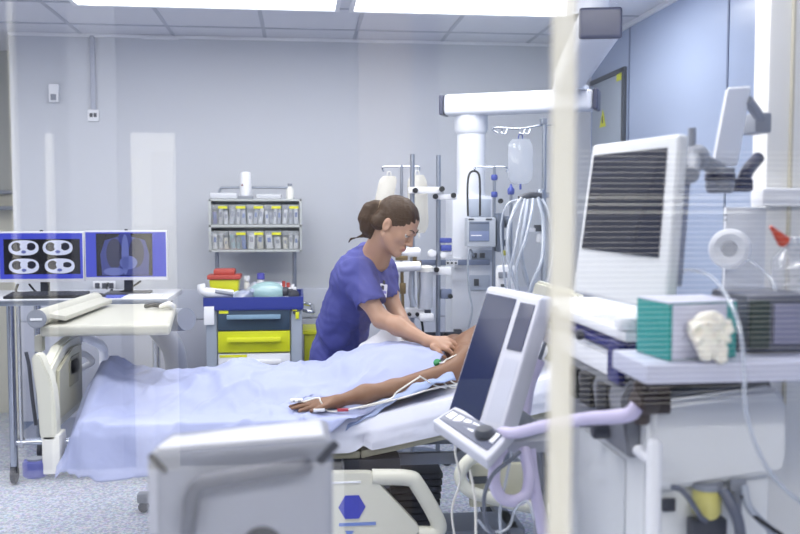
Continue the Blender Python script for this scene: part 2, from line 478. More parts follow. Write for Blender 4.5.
def lamp(name, loc, sx, sy, power, col=(1, 1, 1), rot=(0, 0, 0)):
    l = bpy.data.lights.new(name, 'AREA'); l.shape = 'RECTANGLE'; l.size = sx; l.size_y = sy; l.energy = power; l.color = col
    o = bpy.data.objects.new(name, l); C.objects.link(o); o.location = loc; o.rotation_euler = rot; return o
lamp('corridor_lamp', (-.9, -.45, CEIL-.05), 3.6, .5, 150, (1, .97, .9), (math.radians(-25), 0, 0))
lamp('corridor_lamp_two', (1.5, -.45, CEIL-.05), 1.2, .5, 75, (1, .99, .97), (math.radians(-25), 0, 0))
lamp('front_fill', (-.9, -.5, 2.45), 3.0, .5, 20, (1, .985, .96), (math.radians(58), 0, 0))  # added fill light behind the camera, aimed through the glass into the room
lamp('front_fill_two', (1.2, -.5, 2.45), 1.2, .5, 13, (1, .985, .96), (math.radians(58), 0, 0))  # second added fill, for the right side of the room
b = MB(); cpanel(b, -80, 474, 345, 900, .075); struct(b.build('veil_panel_low', mat('corridor_low', 'e4e6ee', .5)))  # unseen pale panel, added so its reflection brightens the lower left
# soft room light
for k, (x, y) in enumerate(((-2.6, 2.5), (-.6, 2.5), (1.1, 2.5), (-2.2, 4.3), (-.2, 4.3), (1.1, 4.5))):
    lamp('room_lamp', (x, y, CEIL-.06), 1.2, .5, 18.5, (1, .985, .97))
w = bpy.data.worlds.new('world'); bpy.context.scene.world = w; w.use_nodes = True
w.node_tree.nodes['Background'].inputs[0].default_value = (.95,.97,1,1); w.node_tree.nodes['Background'].inputs[1].default_value = .4
# ------------------------------------------------------------------ camera
cd = bpy.data.cameras.new('camera'); cam = bpy.data.objects.new('camera', cd); C.objects.link(cam)
cam.location = CAM; cam.rotation_euler = (math.radians(90)-PITCH, 0, -YAW)
cd.sensor_width = 36; cd.lens = 40.5; cd.clip_start = .05
cd.dof.use_dof = True; cd.dof.focus_distance = 4.1; cd.dof.aperture_fstop = 2.3
sc = bpy.context.scene; sc.camera = cam
sc.view_settings.view_transform = 'Standard'; sc.view_settings.look = 'None'; sc.view_settings.exposure = 0
sc.cycles.use_denoising = True; sc.cycles.max_bounces = 7; sc.cycles.transparent_max_bounces = 16
sc.cycles.sample_clamp_indirect = 4; sc.cycles.caustics_reflective = False; sc.cycles.caustics_refractive = False
# ------------------------------------------------------------------ small things on the back wall
b = MB(); pbox(b, 48.5, 84, 58, 102, YB-.04, .04, .008); pbox(b, 50.5, 94, 56, 100, YB-.043, .01, .003, 1)
tag(b.build('wall_sensor', [M_white, M_greyplas]), 'small white sensor box high on the back wall', 'sensor')
t = thing('wall_socket', at(93, 121, YB), 'white double wall socket fed by a vertical conduit from the ceiling', 'socket')
b = MB(); pbox(b, 87.5, 109.5, 98.5, 121, YB-.02, .02, .004); b.build('plate', M_white, t)
b = MB(); pbox(b, 89.5, 113, 92.5, 117, YB-.024, .006, .001); pbox(b, 93.5, 113, 96.5, 117, YB-.024, .006, .001); b.build('outlet', M_darkgrey, t)
b = MB(); pbox(b, 90.7, 35, 94.3, 109.3, YB-.02, .02, .003); b.build('conduit', mat('conduit', 'a9aebd', .4), t)
b = MB(); pbox(b, 142, 37, 178, 38.6, YB-.03, .03, .004); tag(b.build('curtain_rail', M_white), 'short white rail fixed at the top of the back wall', 'rail')
t = thing('roller_blind', at(0, 190, YB+.7), 'pale cream roller blind in the recess at the far edge of the wall', 'blind')
a = at(-60, 190, YB+.72); c = at(24, 42, YB+.72)
b = MB(); b.box((a.x, YB+.72, a.z), (c.x-.02, YB+.73, c.z)); b.build('blind_cloth', mat('blind_cloth', 'b8b9b4', .8, bump=.1, bscale=200), t)
b = MB(); b.box((a.x, YB+.7, a.z-.03), (c.x-.02, YB+.74, a.z), .006); b.build('bottom_bar', M_greyplas, t)
b = MB(); b.box((a.x, YB+.68, c.z), (c.x-.02, YB+.75, c.z+.06), .006); b.build('roller_box', M_darkgrey, t)
b = MB(); a = at(-60, 206, YB+.7); b.box((a.x, YB+.6, a.z-.03), (c.x-.02, YB+.75, a.z), .004); struct(b.build('trim_10', M_greyplas))
# ================================================================== COMPUTER CART AT THE LEFT
YD = 5.05
M_white2 = mat('white_lacquer', 'dfe2ea', .3)
M_bez = mat('monitor_bezel', 'c9cbd2', .35)
M_scrblue = mat('screen_blue', '3a45c0', .3, emit=.85)
M_scrblack = mat('screen_black', '17161f', .25, emit=.3)
M_scan = mat('scan_white', 'c9d0ea', .3, emit=.85)
M_lung = mat('scan_lung', '1d1f38', .3, emit=.3)
dz_ = at(80, 299, YD).z
tx0, tx1 = at(-40, 300, YD).x, at(168, 300, YD).x
t = thing('computer_cart', (0.5*(tx0+tx1), YD+.25, 0), 'chrome framed white computer cart on castors below the two monitors', 'cart')
b = MB(); b.box((tx0, YD, dz_-.03), (tx1, YD+.62, dz_), .008); b.build('worktop', M_white2, t)
b = MB(); b.box((tx0, YD-.012, dz_-.034), (tx1, YD-.001, dz_-.004), .003); b.build('edge_strip', M_steel, t)
lx = [at(12, 400, YD+.04).x, at(156, 340, YD+.04).x]
for x in lx:
    for y in (YD+.05, YD+.56):
        b = MB(); b.cyl((x, y, .1), (x, y, dz_-.032), .021); leg = b.build('leg', M_chrome, t)
        b = MB(); b.cyl((x-.012, y, .052), (x+.012, y, .052), .05, seg=20, bev=.004); b.box((x-.02, y-.012, .06), (x+.02, y+.012, .12), .004); b.build('castor', M_darkgrey, leg)
b = MB()
x2 = at(20, 400, YD+.04).x
b.cyl((x2, YD+.05, .2), (x2, YD+.05, dz_-.032), .012); b.build('post', M_chrome, t)
b = MB(); zb = at(20, 445, YD).z
b.cyl((lx[0], YD+.05, zb), (lx[1], YD+.05, zb), .014); b.cyl((lx[0], YD+.56, zb), (lx[1], YD+.56, zb), .014)
for x in lx: b.cyl((x, YD+.05, zb), (x, YD+.56, zb), .014)
b.box((lx[0], YD+.06, zb+.012), (lx[1], YD+.55, zb+.024)); b.build('lower_shelf', M_chrome, t)
def chest_material():
    m = bpy.data.materials.new('chest_film'); m.use_nodes = True; N = m.node_tree.nodes; L = m.node_tree.links
    b = N['Principled BSDF']; tc = N.new('ShaderNodeTexCoord'); w = N.new('ShaderNodeTexWave'); w.bands_direction = 'Z'
    w.inputs['Scale'].default_value = 22; w.inputs['Distortion'].default_value = 2.5; w.inputs['Detail'].default_value = 2
    r = N.new('ShaderNodeValToRGB'); r.color_ramp.elements[0].color = lin('12163a'); r.color_ramp.elements[1].color = lin('1f2658')
    L.new(tc.outputs['Object'], w.inputs['Vector']); L.new(w.outputs['Fac'], r.inputs[0])
    b.inputs['Base Color'].default_value = (.01,.01,.02,1); L.new(r.outputs[0], b.inputs['Emission Color']); b.inputs['Emission Strength'].default_value = .6
    return m
M_film = chest_material()
M_body = mat('film_body', '3d4690', .3, emit=.6); M_bone = mat('film_bone', '6a76bd', .3, emit=.6)
def monitor(x0, y0, x1, y1, label, kind):
    Y = 5.28; a = at(x0, y1, Y); c = at(x1, y0, Y); zt = at(x0, y0, Y).z; mx = (a.x+c.x)/2
    t = thing('computer_monitor', (mx, Y, dz_), label, 'monitor')
    b = MB(); b.box((a.x, Y, a.z), (c.x, Y+.045, zt), .006); b.build('bezel', M_bez, t)
    s = .012; sx0, sx1, sz0, sz1 = a.x+s*.6, c.x-s*.6, a.z+s*1.6, zt-s*.8
    W, H = sx1-sx0, sz1-sz0
    P = lambda u, v, e=0: V((sx0+u*W, Y-.0015-e*.0006, sz0+v*H))
    def oval(b, u, v, ru, rv, e, m, n=28, sq=1.0):
        pts = []
        for k in range(n):
            q = 2*math.pi*k/n; cx, cz = math.cos(q), math.sin(q)
            pts.append(P(u+ru*abs(cx)**sq*math.copysign(1, cx), v+rv*abs(cz)**sq*math.copysign(1, cz), e))
        b.flat(pts[::-1], m)
    b = MB(); b.flat([P(0, 0), P(1, 0), P(1, 1), P(0, 1)], 0)
    if kind == 'ct':
        b.flat([P(.05, .1, 1), P(.97, .1, 1), P(.97, .87, 1), P(.05, .87, 1)], 1)
        sc_ = b.build('screen', [M_scrblue, M_scrblack], t)
        for i, (u, v) in enumerate(((.29, .68), (.70, .68), (.29, .28), (.72, .28))):
            b = MB(); oval(b, u, v, .18, .165, 2, 0, 36, .8)
            oval(b, u-.085, v+.02, .06, .10, 3, 1); oval(b, u+.09, v+.025, .055, .085 if i != 3 else .06, 3, 1)
            oval(b, u, v+.03, .045, .08, 4, 0); oval(b, u, v-.09, .03, .035, 4, 2)
            b.build('scan_slice', [M_scan, M_lung, M_bone], sc_)
    else:
        b.flat([P(.13, .02, 1), P(.83, .02, 1), P(.83, .97, 1), P(.13, .97, 1)], 1)
        sc_ = b.build('screen', [M_scrblue, M_scrblack], t)
        b = MB()
        b.flat([P(*q, 2) for q in ((.2, .04), (.78, .04), (.79, .5), (.74, .82), (.57, .9), (.56, .97), (.42, .97), (.41, .9), (.24, .82), (.18, .5))], 0)
        oval(b, .355, .52, .1, .34, 3, 1); oval(b, .63, .54, .095, .33, 3, 1)
        oval(b, .49, .5, .045, .45, 4, 2); oval(b, .53, .32, .11, .15, 4, 2); oval(b, .35, .12, .13, .09, 4, 2)
        b.build('chest_film', [M_body, M_film, M_bone], sc_)
    b = MB(); pbm = at((x0+x1)/2, y1, Y).z
    b.box((mx-.025, Y+.05, dz_+.012), (mx+.025, Y+.075, zt-.12), .006); b.box((mx-.12, Y-.03, dz_+.001), (mx+.12, Y+.16, dz_+.013), .005)
    b.box((mx-.04, Y+.044, zt-.2), (mx+.04, Y+.06, zt-.1)); b.build('stand', M_darkgrey, t)
    b = MB(); b.box((mx-.008, Y+.005, zt-.001), (mx+.008, Y+.025, zt+.008), .002); b.build('webcam', M_darkgrey, t)
    return t
monitor(-1, 231.5, 83.5, 282.5, 'monitor showing four white lung scan slices on a blue screen', 'ct')
monitor(85, 230.5, 167, 280.5, 'monitor showing a dark blue chest x-ray film', 'xray')
# keyboard, mouse and papers
t = thing('keyboard', at(48, 298, 5.12), 'long black keyboard in front of the lung scan monitor', 'keyboard')
kx0, kx1 = at(4, 298, 5.1).x, at(88, 298, 5.1).x
b = MB(); b.box((kx0, 5.08, dz_+.001), (kx1, 5.23, dz_+.016), .005); b.build('case', M_black, t)
b = MB()
for r in range(5):
    for k in range(19):
        x = kx0+.012+k*(kx1-kx0-.024)/19; b.box((x, 5.09+r*.027, dz_+.016), (x+(kx1-kx0-.024)/19*.8, 5.112+r*.027, dz_+.021+r*.002))
b.build('keys', M_darkgrey, t)
t = thing('mouse_pad', at(103, 298, 5.12), 'blue mouse pad under the black mouse', 'mouse pad')
b = MB(); px0, px1 = at(86, 298, 5.1).x, at(122, 298, 5.1).x; b.box((px0, 5.07, dz_+.001), (px1, 5.24, dz_+.004), .001); b.build('pad', mat('pad_blue', '4b59b4', .7), t)
t = thing('computer_mouse', at(98, 297, 5.12), 'black computer mouse on the blue pad', 'mouse')
mp = at(98, 298, 5.14); b = MB(); b.sph((mp.x, 5.14, dz_+.006), (.045, .03, .02)); b.build('shell', M_black, t)
b = MB(); b.cyl((mp.x-.03, 5.133, dz_+.022), (mp.x-.03, 5.147, dz_+.022), .006); b.build('wheel', M_greyplas, t)
b = MB(); qx0, qx1 = at(124, 298, 5.1).x, at(160, 298, 5.1).x
b.box((qx0, 5.075, dz_+.001), (qx1, 5.26, dz_+.008), .001); tag(b.build('paper_sheaf', M_white), 'white sheaf of paper on the right end of the computer cart', 'paper')
b = MB()
b.tube([at(108, 283, YB-.03), at(107, 288, YB-.1), at(109, 294, 5.6), V((at(112, 297, 5.5).x, 5.5, dz_+.01))], .008)
tag(b.build('power_cable', M_black), 'black power cable hanging from the low wall socket behind the monitors', 'cable')
b = MB(); b.tube([at(141, 281, 5.36), at(130, 288, 5.34), at(118, 293, 5.32), V((at(113, 298, 5.33).x, 5.33, dz_+.007))], .006)
tag(b.build('monitor_cable', M_black), 'black cable slanting down behind the chest x-ray monitor', 'cable')
b = MB(); b.tube([at(18, 284, 5.36), at(16, 290, 5.35), V((at(17, 297, 5.34).x, 5.34, dz_+.008))], .007); tag(b.build('monitor_cable', M_black), 'short black cable below the left edge of the lung scan monitor', 'cable')
b = MB(); b.tube([at(29, 284, 5.36), at(34, 290, 5.35), V((at(38, 297, 5.33).x, 5.33, dz_+.008)), ], .006); tag(b.build('monitor_cable', M_black), 'slanting black cable under the middle of the lung scan monitor', 'cable')
t = thing('wall_socket', at(102, 287, YB), 'white triple wall socket low behind the chest x-ray monitor', 'socket')
b = MB(); pbox(b, 93, 281, 115, 291, YB-.035, .016, .003); b.build('plate', M_white, t)
b = MB()
for x in (95, 102, 109): pbox(b, x, 283, x+4.5, 288.5, YB-.039, .006, .001)
b.build('outlet', M_darkgrey, t)
# ================================================================== DRAWER CART
YC0 = 5.42
M_cart = mat('cart_body', '9aa4b3', .45); M_teal = mat('drawer_dark_teal', '33465a', .4); M_lime = mat('drawer_lime', 'c8cf12', .4)
M_tray = mat('cart_top_blue', '2d3a8c', .4)
cx0, cx1 = at(206, 330, YC0).x, at(302, 330, YC0).x
ztop = at(250, 308, YC0).z
t = thing('drawer_cart', ((cx0+cx1)/2, YC0+.25, 0), 'grey drawer cart with blue top, dark, lime and white drawers', 'cart')
b = MB(); b.box((cx0, YC0+.02, .13), (cx1, YC0+.5, ztop-.01), .012)
b.box((cx0, YC0, .13), (at(217, 330, YC0).x, YC0+.03, ztop-.012), .006); b.box((at(291, 330, YC0).x, YC0, .13), (cx1, YC0+.03, ztop-.012), .006); b.build('cabinet', M_cart, t)
zt2 = at(250, 297, YC0).z
b = MB(); x0, x1 = at(203.5, 303, YC0).x, at(303.5, 303, YC0).x
b.box((x0, YC0-.02, ztop-.012), (x1, YC0+.53, ztop+.012), .008)
b.ring_prism([(x0, YC0-.02, ztop), (x1, YC0-.02, ztop), (x1, YC0+.53, ztop), (x0, YC0+.53, ztop)], [(x0+.015, YC0-.005, ztop), (x1-.015, YC0-.005, ztop), (x1-.015, YC0+.515, ztop), (x0+.015, YC0+.515, ztop)], (0, 0, zt2-ztop))
b.build('top_tray', M_tray, t)
dx0, dx1 = at(218, 330, YC0).x, at(290, 330, YC0).x
for (ya, yb, m, mh) in ((308, 330, M_teal, mat('handle_blue', '7f9db5', .35)), (331, 352, M_lime, mat('handle_lime', 'dbe02a', .35)), (353.5, 374, M_white2, M_white), (376, 397, M_white2, M_white), (399, 424, M_white2, M_white)):
    za, zb = at(250, ya, YC0).z, at(250, yb, YC0).z
    b = MB(); b.box((dx0, YC0-.012, zb), (dx1, YC0+.019, za), .004); d = b.build('drawer', m, t)
    zh = za-(za-zb)*.38
    b = MB(); b.box((dx0+.055, YC0-.045, zh-.013), (dx1-.055, YC0-.03, zh+.012), .005); b.box((dx0+.055, YC0-.035, zh-.004), (dx1-.055, YC0-.012, zh+.012), .003); b.build('handle', mh, d)
    if m is M_teal:
        b = MB(); b.box((dx0+.008, YC0-.014, za-.03), (dx0+.062, YC0-.0125, za-.012)); b.build('drawer_label', M_yellow, d)
    elif m is not M_lime and ya < 360:
        b = MB(); b.box((dx0+.008, YC0-.014, za-.02), (dx0+.17, YC0-.0125, za-.004)); b.build('drawer_label', M_yellow, d)
b = MB(); pbox(b, 204, 306.5, 214, 325, YC0-.024, .002, .0005); b.build('paper_tag', M_white, t)
b = MB(); hx = at(303, 303, YC0).x
b.tube([(hx, YC0+.05, ztop-.02), (hx+.06, YC0+.05, ztop-.035), (hx+.06, YC0+.25, ztop-.035), (hx+.06, YC0+.45, ztop-.035), (hx, YC0+.45, ztop-.02)], .013, n=6); b.build('push_handle', M_chrome, t)
b = MB(); p = at(295, 312, YC0-.006); b.cyl(p-V((0, .004, 0)), p+V((0, .006, 0)), .014); b.build('lock', M_darkgrey, t)
b = MB(); pbox(b, 292.5, 307, 297, 311, YC0-.016, .008, .002); pbox(b, 295.5, 312, 299, 319, YC0-.018, .008, .003); b.build('key', M_yellow, t)
for x in (cx0+.06, cx1-.06):
    for y in (YC0+.07, YC0+.43):
        b = MB(); b.cyl((x-.016, y, .056), (x+.016, y, .056), .055, seg=20, bev=.004); b.box((x-.022, y-.02, .06), (x+.022, y+.02, .129), .004); b.build('castor', M_darkgrey, t)
# yellow bin beyond the cart
bx0, bx1 = at(304, 335, 5.7).x, at(318, 335, 5.7).x
t = thing('waste_bin', ((bx0+bx1)/2, 5.85, 0), 'yellow waste bin between the drawer cart and the nurse', 'bin')
zz = at(310, 330, 5.7).z
b = MB(); b.box((bx0, 5.7, 0), (bx1+.08, 6.0, zz-.03), .012); b.build('bucket', mat('bin_olive', 'b5b91e', .45), t)
b = MB(); b.box((bx0-.008, 5.69, zz-.029), (bx1+.088, 6.01, zz), .008); b.build('lid', M_yellow, t)
# ------------------------------------------------------------------ clutter on the cart
zc = ztop+.013
def on(px, y): return V((at(px, 296, y).x, y, zc))
o = on(225, 5.6); t = thing('sharps_container', o, 'yellow sharps container with a red lid on the drawer cart', 'sharps container')
zl = at(225, 281, 5.6).z-zc
b = MB(); b.hexa([(o.x-.075, 5.55, zc), (o.x+.075, 5.55, zc), (o.x+.075, 5.67, zc), (o.x-.075, 5.67, zc), (o.x-.09, 5.53, zc+.15), (o.x+.09, 5.53, zc+.15), (o.x+.09, 5.69, zc+.15), (o.x-.09, 5.69, zc+.15)], 0, .012); b.build('tub', M_yellow, t)
b = MB(); b.box((o.x-.1, 5.52, zc+.151), (o.x+.1, 5.70, zc+.177), .006); b.box((o.x-.065, 5.55, zc+.175), (o.x+.065, 5.67, zc+.212), .012); b.build('lid', mat('sharps_red', 'b04a40', .45), t)
o = on(219, 5.47); t = thing('phototherapy_lamp', o, 'white curved hand-held device leaning over the front left of the cart top', 'device')
t['label'] = 'white curved hand-held device lying on the front left of the cart top'
b = MB(); b.tube([at(201, 284, 5.40), at(203, 291, 5.40), at(214, 293, 5.42), at(233, 294, 5.45)], lambda q: .03-.012*abs(q-.6), 12); t.name = 'hand_device'; b.build('grip', M_white, t)
b = MB(); b.tube([at(215, 291.5, 5.40), at(233, 294, 5.42)], .012, 8); b.build('grip_pad', M_greyplas, t)
o = on(267, 5.56); t = thing('resuscitation_bag', o, 'pale teal resuscitation bag with a dark valve on the drawer cart', 'resuscitation bag')
M_rb = clear_mat('teal_silicone', 'a9cdd0', .82, .06, .2)
R = rotz(.15)
b = MB(); b.lathe([(0, -.11), (.03, -.105), (.055, -.07), (.066, -.02), (.066, .03), (.055, .07), (.03, .1), (0, .105)], V((o.x, 5.56, zc+.068)), (1, -.15, .04), 24); b.build('bag', M_rb, t)
b = MB(); b.lathe([(.022, .095), (.028, .1), (.028, .13), (.016, .135), (.016, .16), (0, .16)], V((o.x, 5.56, zc+.068)), (1, -.15, .04), 16); b.build('valve', M_darkgrey, t)
o = on(246, 5.5); t = thing('face_mask', o, 'clear plastic face mask lying beside the teal bag', 'mask')
b = MB(); b.lathe([(.075, 0), (.07, .02), (.05, .05), (.025, .07), (.018, .1), (.0, .1)], V((o.x-.02, 5.5, zc+.03)), (.6, -.5, .6), 20, sc=(1, .8)); b.build('cone', clear_mat('clear_mask', 'c9d4ee', .55, .1), t)
b = MB(); b.lathe([(.058, -.004), (.07, -.012), (.082, 0), (.07, .012), (.058, .004)], V((o.x-.02, 5.5, zc+.03)), (.6, -.5, .6), 20, sc=(1, .8)); b.build('cushion', mat('mask_cushion', 'b9c4e2', .4), t)
for k, (px, y, s, lab) in enumerate(((252, 5.715, .06, 'crumpled clear plastic pack behind the face mask'), (266, 5.73, .07, 'crumpled clear plastic pack behind the teal bag'), (278, 5.83, .055, 'crumpled white plastic pack near the red capped vial'))):
    o = on(px, y); sd = SDF(o-V((.11, .08, .02)), o+V((.11, .08, .15)), .007)
    for j in range(9): sd.ell(o+V((random.uniform(-.04, .04), random.uniform(-.02, .02), random.uniform(.03, s+.03))), (random.uniform(.02, .045), random.uniform(.02, .03), random.uniform(.015, .04)), k=.006)
    sd.plane((0, 0, zc+.002), (0, 0, -1)); q = sd.build('plastic_pack', clear_mat('clear_pack', 'd8def0', .6, .12), None); tag(q, lab, 'plastic pack')
o = on(247, 5.85); b = MB(); b.lathe([(0, 0), (.018, 0), (.018, .1), (.014, .11), (.014, .13)], o, m=0); b.lathe([(.0151, .115), (.02, .118), (.02, .15), (0, .15)], o, m=1); tag(b.build('bottle', [M_offwhite, M_white]), 'white capped small bottle at the back of the cart top', 'bottle')
o = on(261, 5.86); b = MB(); b.lathe([(0, 0), (.024, 0), (.024, .11), (.018, .13)], o, m=0); b.lathe([(.022, .125), (.026, .13), (.024, .165), (0, .17)], o, m=1); tag(b.build('bottle', [M_white, mat('violet_cap', '5c5cb8', .4)]), 'bottle with a violet cap behind the teal bag', 'bottle')
o = on(287, 5.72); t = thing('vial_rack', o, 'small rack with red capped vials at the right of the cart top', 'rack')
b = MB(); b.box((o.x-.04, 5.68, zc), (o.x+.06, 5.76, zc+.085), .006); b.build('holder', M_white, t)
for k, m in enumerate(('sharps_red', 'sharps_red', 'white_plastic')):
    b = MB(); b.cyl((o.x-.02+.028*k, 5.71, zc+.086), (o.x-.02+.028*k, 5.71, zc+.125-.01*k), .011); b.build('vial', MATS[m], t)
o = on(293, 5.5); b = MB(); b.lathe([(0, 0), (.03, .0), (.034, .02), (.03, .045), (0, .05)], o+V((0, .0, .055)), (.2, -1, .1), m=0); b.box(o+V((-.03, -.02, .001)), o+V((.03, .03, .03)), .006, 1); tag(b.build('pressure_gauge', [M_darkgrey, M_greyplas]), 'round dark pressure gauge at the right corner of the cart top', 'gauge')
o = on(275, 5.47); b = MB(); b.obox(o+V((0, 0, .008)), (.2, .07, .012), rotz(.1), .004); tag(b.build('paper_pack', M_white), 'flat white sterile pack at the front of the cart top', 'pack')
# ================================================================== BIN RACK ABOVE THE CART
YR = 5.8
M_rack = mat('rack_grey', 'b3b8b8', .45); M_bin = clear_mat('bin_clear', 'dfe5e6', .16, .07)
rx0, rx1 = at(208.5, 225, YR).x, at(302, 225, YR).x
rz1, rz0 = at(255, 199, YR).z, at(255, 252, YR).z; rzm = at(255, 226, YR).z
t = thing('bin_rack', ((rx0+rx1)/2, YR+.1, zc), 'grey rack of ten clear tilt bins standing on two posts above the drawer cart', 'rack')
b = MB()
for (z0, z1) in ((rz0, rz0+.014), (rzm-.009, rzm+.009), (rz1-.014, rz1)): b.box((rx0, YR, z0), (rx1, YR+.2, z1), .002)
b.box((rx0, YR, rz0), (rx0+.016, YR+.2, rz1), .002); b.box((rx1-.016, YR, rz0), (rx1, YR+.2, rz1), .002); b.box((rx0, YR+.19, rz0), (rx1, YR+.2, rz1))
b.build('rack_frame', M_rack, t)
for px in (217, 294.5):
    x = at(px, 260, YR+.1).x; b = MB(); b.cyl((x, YR+.1, zc+.001), (x, YR+.1, rz0), .013); b.build('post', M_steel, t)
b = MB(); yh = at(255, 187, YR).z; xa, xb = at(218, 190, YR).x, at(290, 187, YR).x
b.tube([(xa-.02, YR+.17, rz1), (xa, YR+.17, yh-.01), (xa+.04, YR+.17, yh), (xb-.04, YR+.17, yh), (xb, YR+.17, yh-.01), (xb+.02, YR+.17, rz1)], .008, n=5); b.build('top_rail', M_steel, t)
bw = (rx1-rx0-.032)/5
lab_on = [[1, 1, 1, 1, 1], [0, 1, 1, 1, 0]]
M_pk = [mat('packet_white', 'e4e6ea', .5), mat('packet_grey', 'c2c7d0', .4), mat('packet_teal', '8fb3bb', .5), mat('packet_violet', '6f6fae', .5), mat('packet_blue', '5a77b8', .5), mat('packet_cream', 'dedac8', .5)]
rows = ('upper', 'lower'); nth = ('first', 'second', 'middle', 'fourth', 'last')
contents = {(0, 0): [3, 0, 0], (0, 1): [1, 0, 1], (0, 2): [0, 1, 0], (0, 3): [0, 1, 0, 1], (0, 4): [0, 1, 0], (1, 0): [0, 0, 5], (1, 1): [2, 2, 4], (1, 2): [0, 5], (1, 3): [0, 0], (1, 4): [5, 0, 0]}
for r in range(2):
    z1 = (rz1-.016, rzm-.011)[r]; z0 = (rzm+.011, rz0+.016)[r]; H = z1-z0
    for k in range(5):
        x0 = rx0+.018+k*bw; x1 = x0+bw-.006
        b = MB(); b.hexa([(x0, YR-.004, z0+H*.0), (x1, YR-.004, z0), (x1, YR-.001, z0), (x0, YR-.001, z0), (x0, YR-.03, z1-.02), (x1, YR-.03, z1-.02), (x1, YR-.027, z1-.02), (x0, YR-.027, z1-.02)])
        b.box((x0, YR-.03, z1-.045), (x1, YR-.022, z1-.02)); bn = b.build('clear_bin', M_bin, t)
        if lab_on[r][k]:
            b = MB(); b.box((x1-.06, YR-.034, z1-.045), (x1-.002, YR-.0305, z1-.03)); b.build('bin_label', M_yellow, bn)
        n = len(contents[(r, k)])
        for j, ci in enumerate(contents[(r, k)]):
            wv = (x1-x0)/n; hh = H*random.uniform(.5, .78); c = V((x0+wv*(j+.5), YR+.05+.03*(j % 2), z0+.003+hh/2))
            b = MB(); b.obox(c, (wv*.72, .022, hh*.95), Matrix.Rotation(random.uniform(-.16, .16), 3, 'Y'), .005)
            b.obox(c+V((0, -.0125, hh*.1)), (wv*.42, .002, hh*.3), Matrix.Rotation(random.uniform(-.1, .1), 3, 'Y'), 0, 1)
            q = b.build('supply_packet', [M_pk[ci], M_pk[4] if (j+k) % 3 == 0 else M_greyplas])
            q.location.z = z0+.001
            tag(q, f'{("white","silver grey","pale teal","violet","blue","cream")[ci]} packet in the {nth[k]} bin of the {rows[r]} rack row', 'packet', 'packets in the clear bins')
# things on top of the rack
zt = rz1+.001
o = V((at(246, 195, YR+.1).x, YR+.08, zt)); t = thing('soap_dispenser', o, 'tall white round dispenser on top of the bin rack', 'dispenser')
hd = at(246, 171.5, YR+.08).z-zt
b = MB(); b.lathe([(0, .02), (.035, .02), (.037, .03), (.037, hd-.015), (.033, hd-.004), (0, hd)], o, seg=24); b.build('canister', M_white, t)
b = MB(); b.box(o+V((-.05, -.035, 0)), o+V((.05, .03, .019)), .004); b.build('bracket', M_greyplas, t)
b = MB(); b.cyl(o+V((-.02, -.039, hd*.5)), o+V((-.02, -.034, hd*.5)), .006); b.build('button', mat('dark_red', '6b3038', .4), t)
o = V((at(290, 197, YR+.1).x, YR+.08, zt)); b = MB(); b.lathe([(0, 0), (.024, 0), (.024, .06), (.012, .075), (.012, .085)], o, m=0); b.lathe([(.0125, .083), (.015, .085), (.015, .1), (0, .1)], o, m=1)
tag(b.build('bottle', [M_offwhite, M_greyplas]), 'small translucent bottle on top of the bin rack, right end', 'bottle')
o = V((at(224, 197, YR+.1).x, YR+.08, zt)); b = MB(); b.obox(o+V((0, 0, .02)), (.17, .12, .038), rotz(.05), .008); tag(b.build('clear_box', clear_mat('box_clear', 'e2e6ee', .5, .08)), 'low translucent box on top of the bin rack, left of the dispenser', 'box')
o = V((at(269, 197, YR+.1).x, YR+.08, zt)); b = MB(); b.obox(o+V((0, 0, .016)), (.16, .11, .03), rotz(-.04), .006); tag(b.build('clear_box', MATS['box_clear']), 'low translucent box on top of the bin rack, right of the dispenser', 'box')
# ================================================================== BED
BY0, BY1 = 3.45, 4.37
M_bedcream = mat('bed_cream', 'd3d3c6', .4); M_bedshade = mat('bed_beige', 'b9b7a2', .45); M_bedgrey = mat('bed_steel', '8a8f9c', .4, metal=.3)
M_bumper = mat('bumper_blue', '4f5596', .45)
bx0 = at(94, 420, BY0).x; bx1 = at(572, 400, BY0).x
zmt = .69; zmb = .565
HU = at(362, 430, BY0).x      # hinge of the back section
ang = math.radians(11)
def deck(x, h=0):
    """height of the mattress top over x"""
    return zmt+h+max(0, x-HU)*math.tan(ang)
t = thing('hospital_bed', (bx0+.9, 3.9, 0), 'cream hospital bed with a raised back section', 'hospital bed')
# mattress with fitted sheet
def strip(y0, y1, prof):
    pass
nx, ny = 60, 26
top = []; 
b = MB()
xs = [bx0+(bx1-bx0)*i/nx for i in range(nx+1)]
loop = []
for x in xs:
    row = []; base = max(0, x-HU)*math.tan(ang)
    for k in range(ny+1):
        q = k/ny; y = BY0+(BY1-BY0)*q; e = min(q, 1-q)*(BY1-BY0); rr = .04
        dzz = rr-math.sqrt(max(0, rr*rr-(max(0, rr-e))**2))
        w = .006*noise.noise(V((x*6, y*7, 1)))+.004*noise.noise(V((x*15, y*13, 4)))
        row.append(V((x, y, zmt+base-dzz+w*(1 if e > .02 else 0))))
    # side skirt down to the underside
    sag = .012*abs(math.sin(max(0, x-HU)*4))
    pin = .03*math.exp(-((x-HU)/.02)**2)
    def side(y, s):
        o = []
        for k in range(1, 8):
            f = k/7; w = .012*noise.noise(V((x*9, f*2, 7+s)))+.006*noise.noise(V((x*22, f*3, 2)))
            o.append(V((x, y-s*(.004+w*math.sin(f*3.1)-pin*math.sin(f*2.2)), zmt-.04+base-(zmt-.04-zmb-pin*.8)*f)))
        return o
    row = side(BY0, 1)[::-1]+row+side(BY1, -1)
    loop.append(row)
b.grid(loop)
for row in (loop[0], loop[-1]): b.flat(row)
b.flat([loop[0][0], loop[-1][0], loop[-1][-1], loop[0][-1]]) if False else None
M_linen = mat('white_linen', 'd9dcea', .85, bump=.6, bscale=7, vary=.03, vscale=4)
b.build('mattress', M_linen, t)
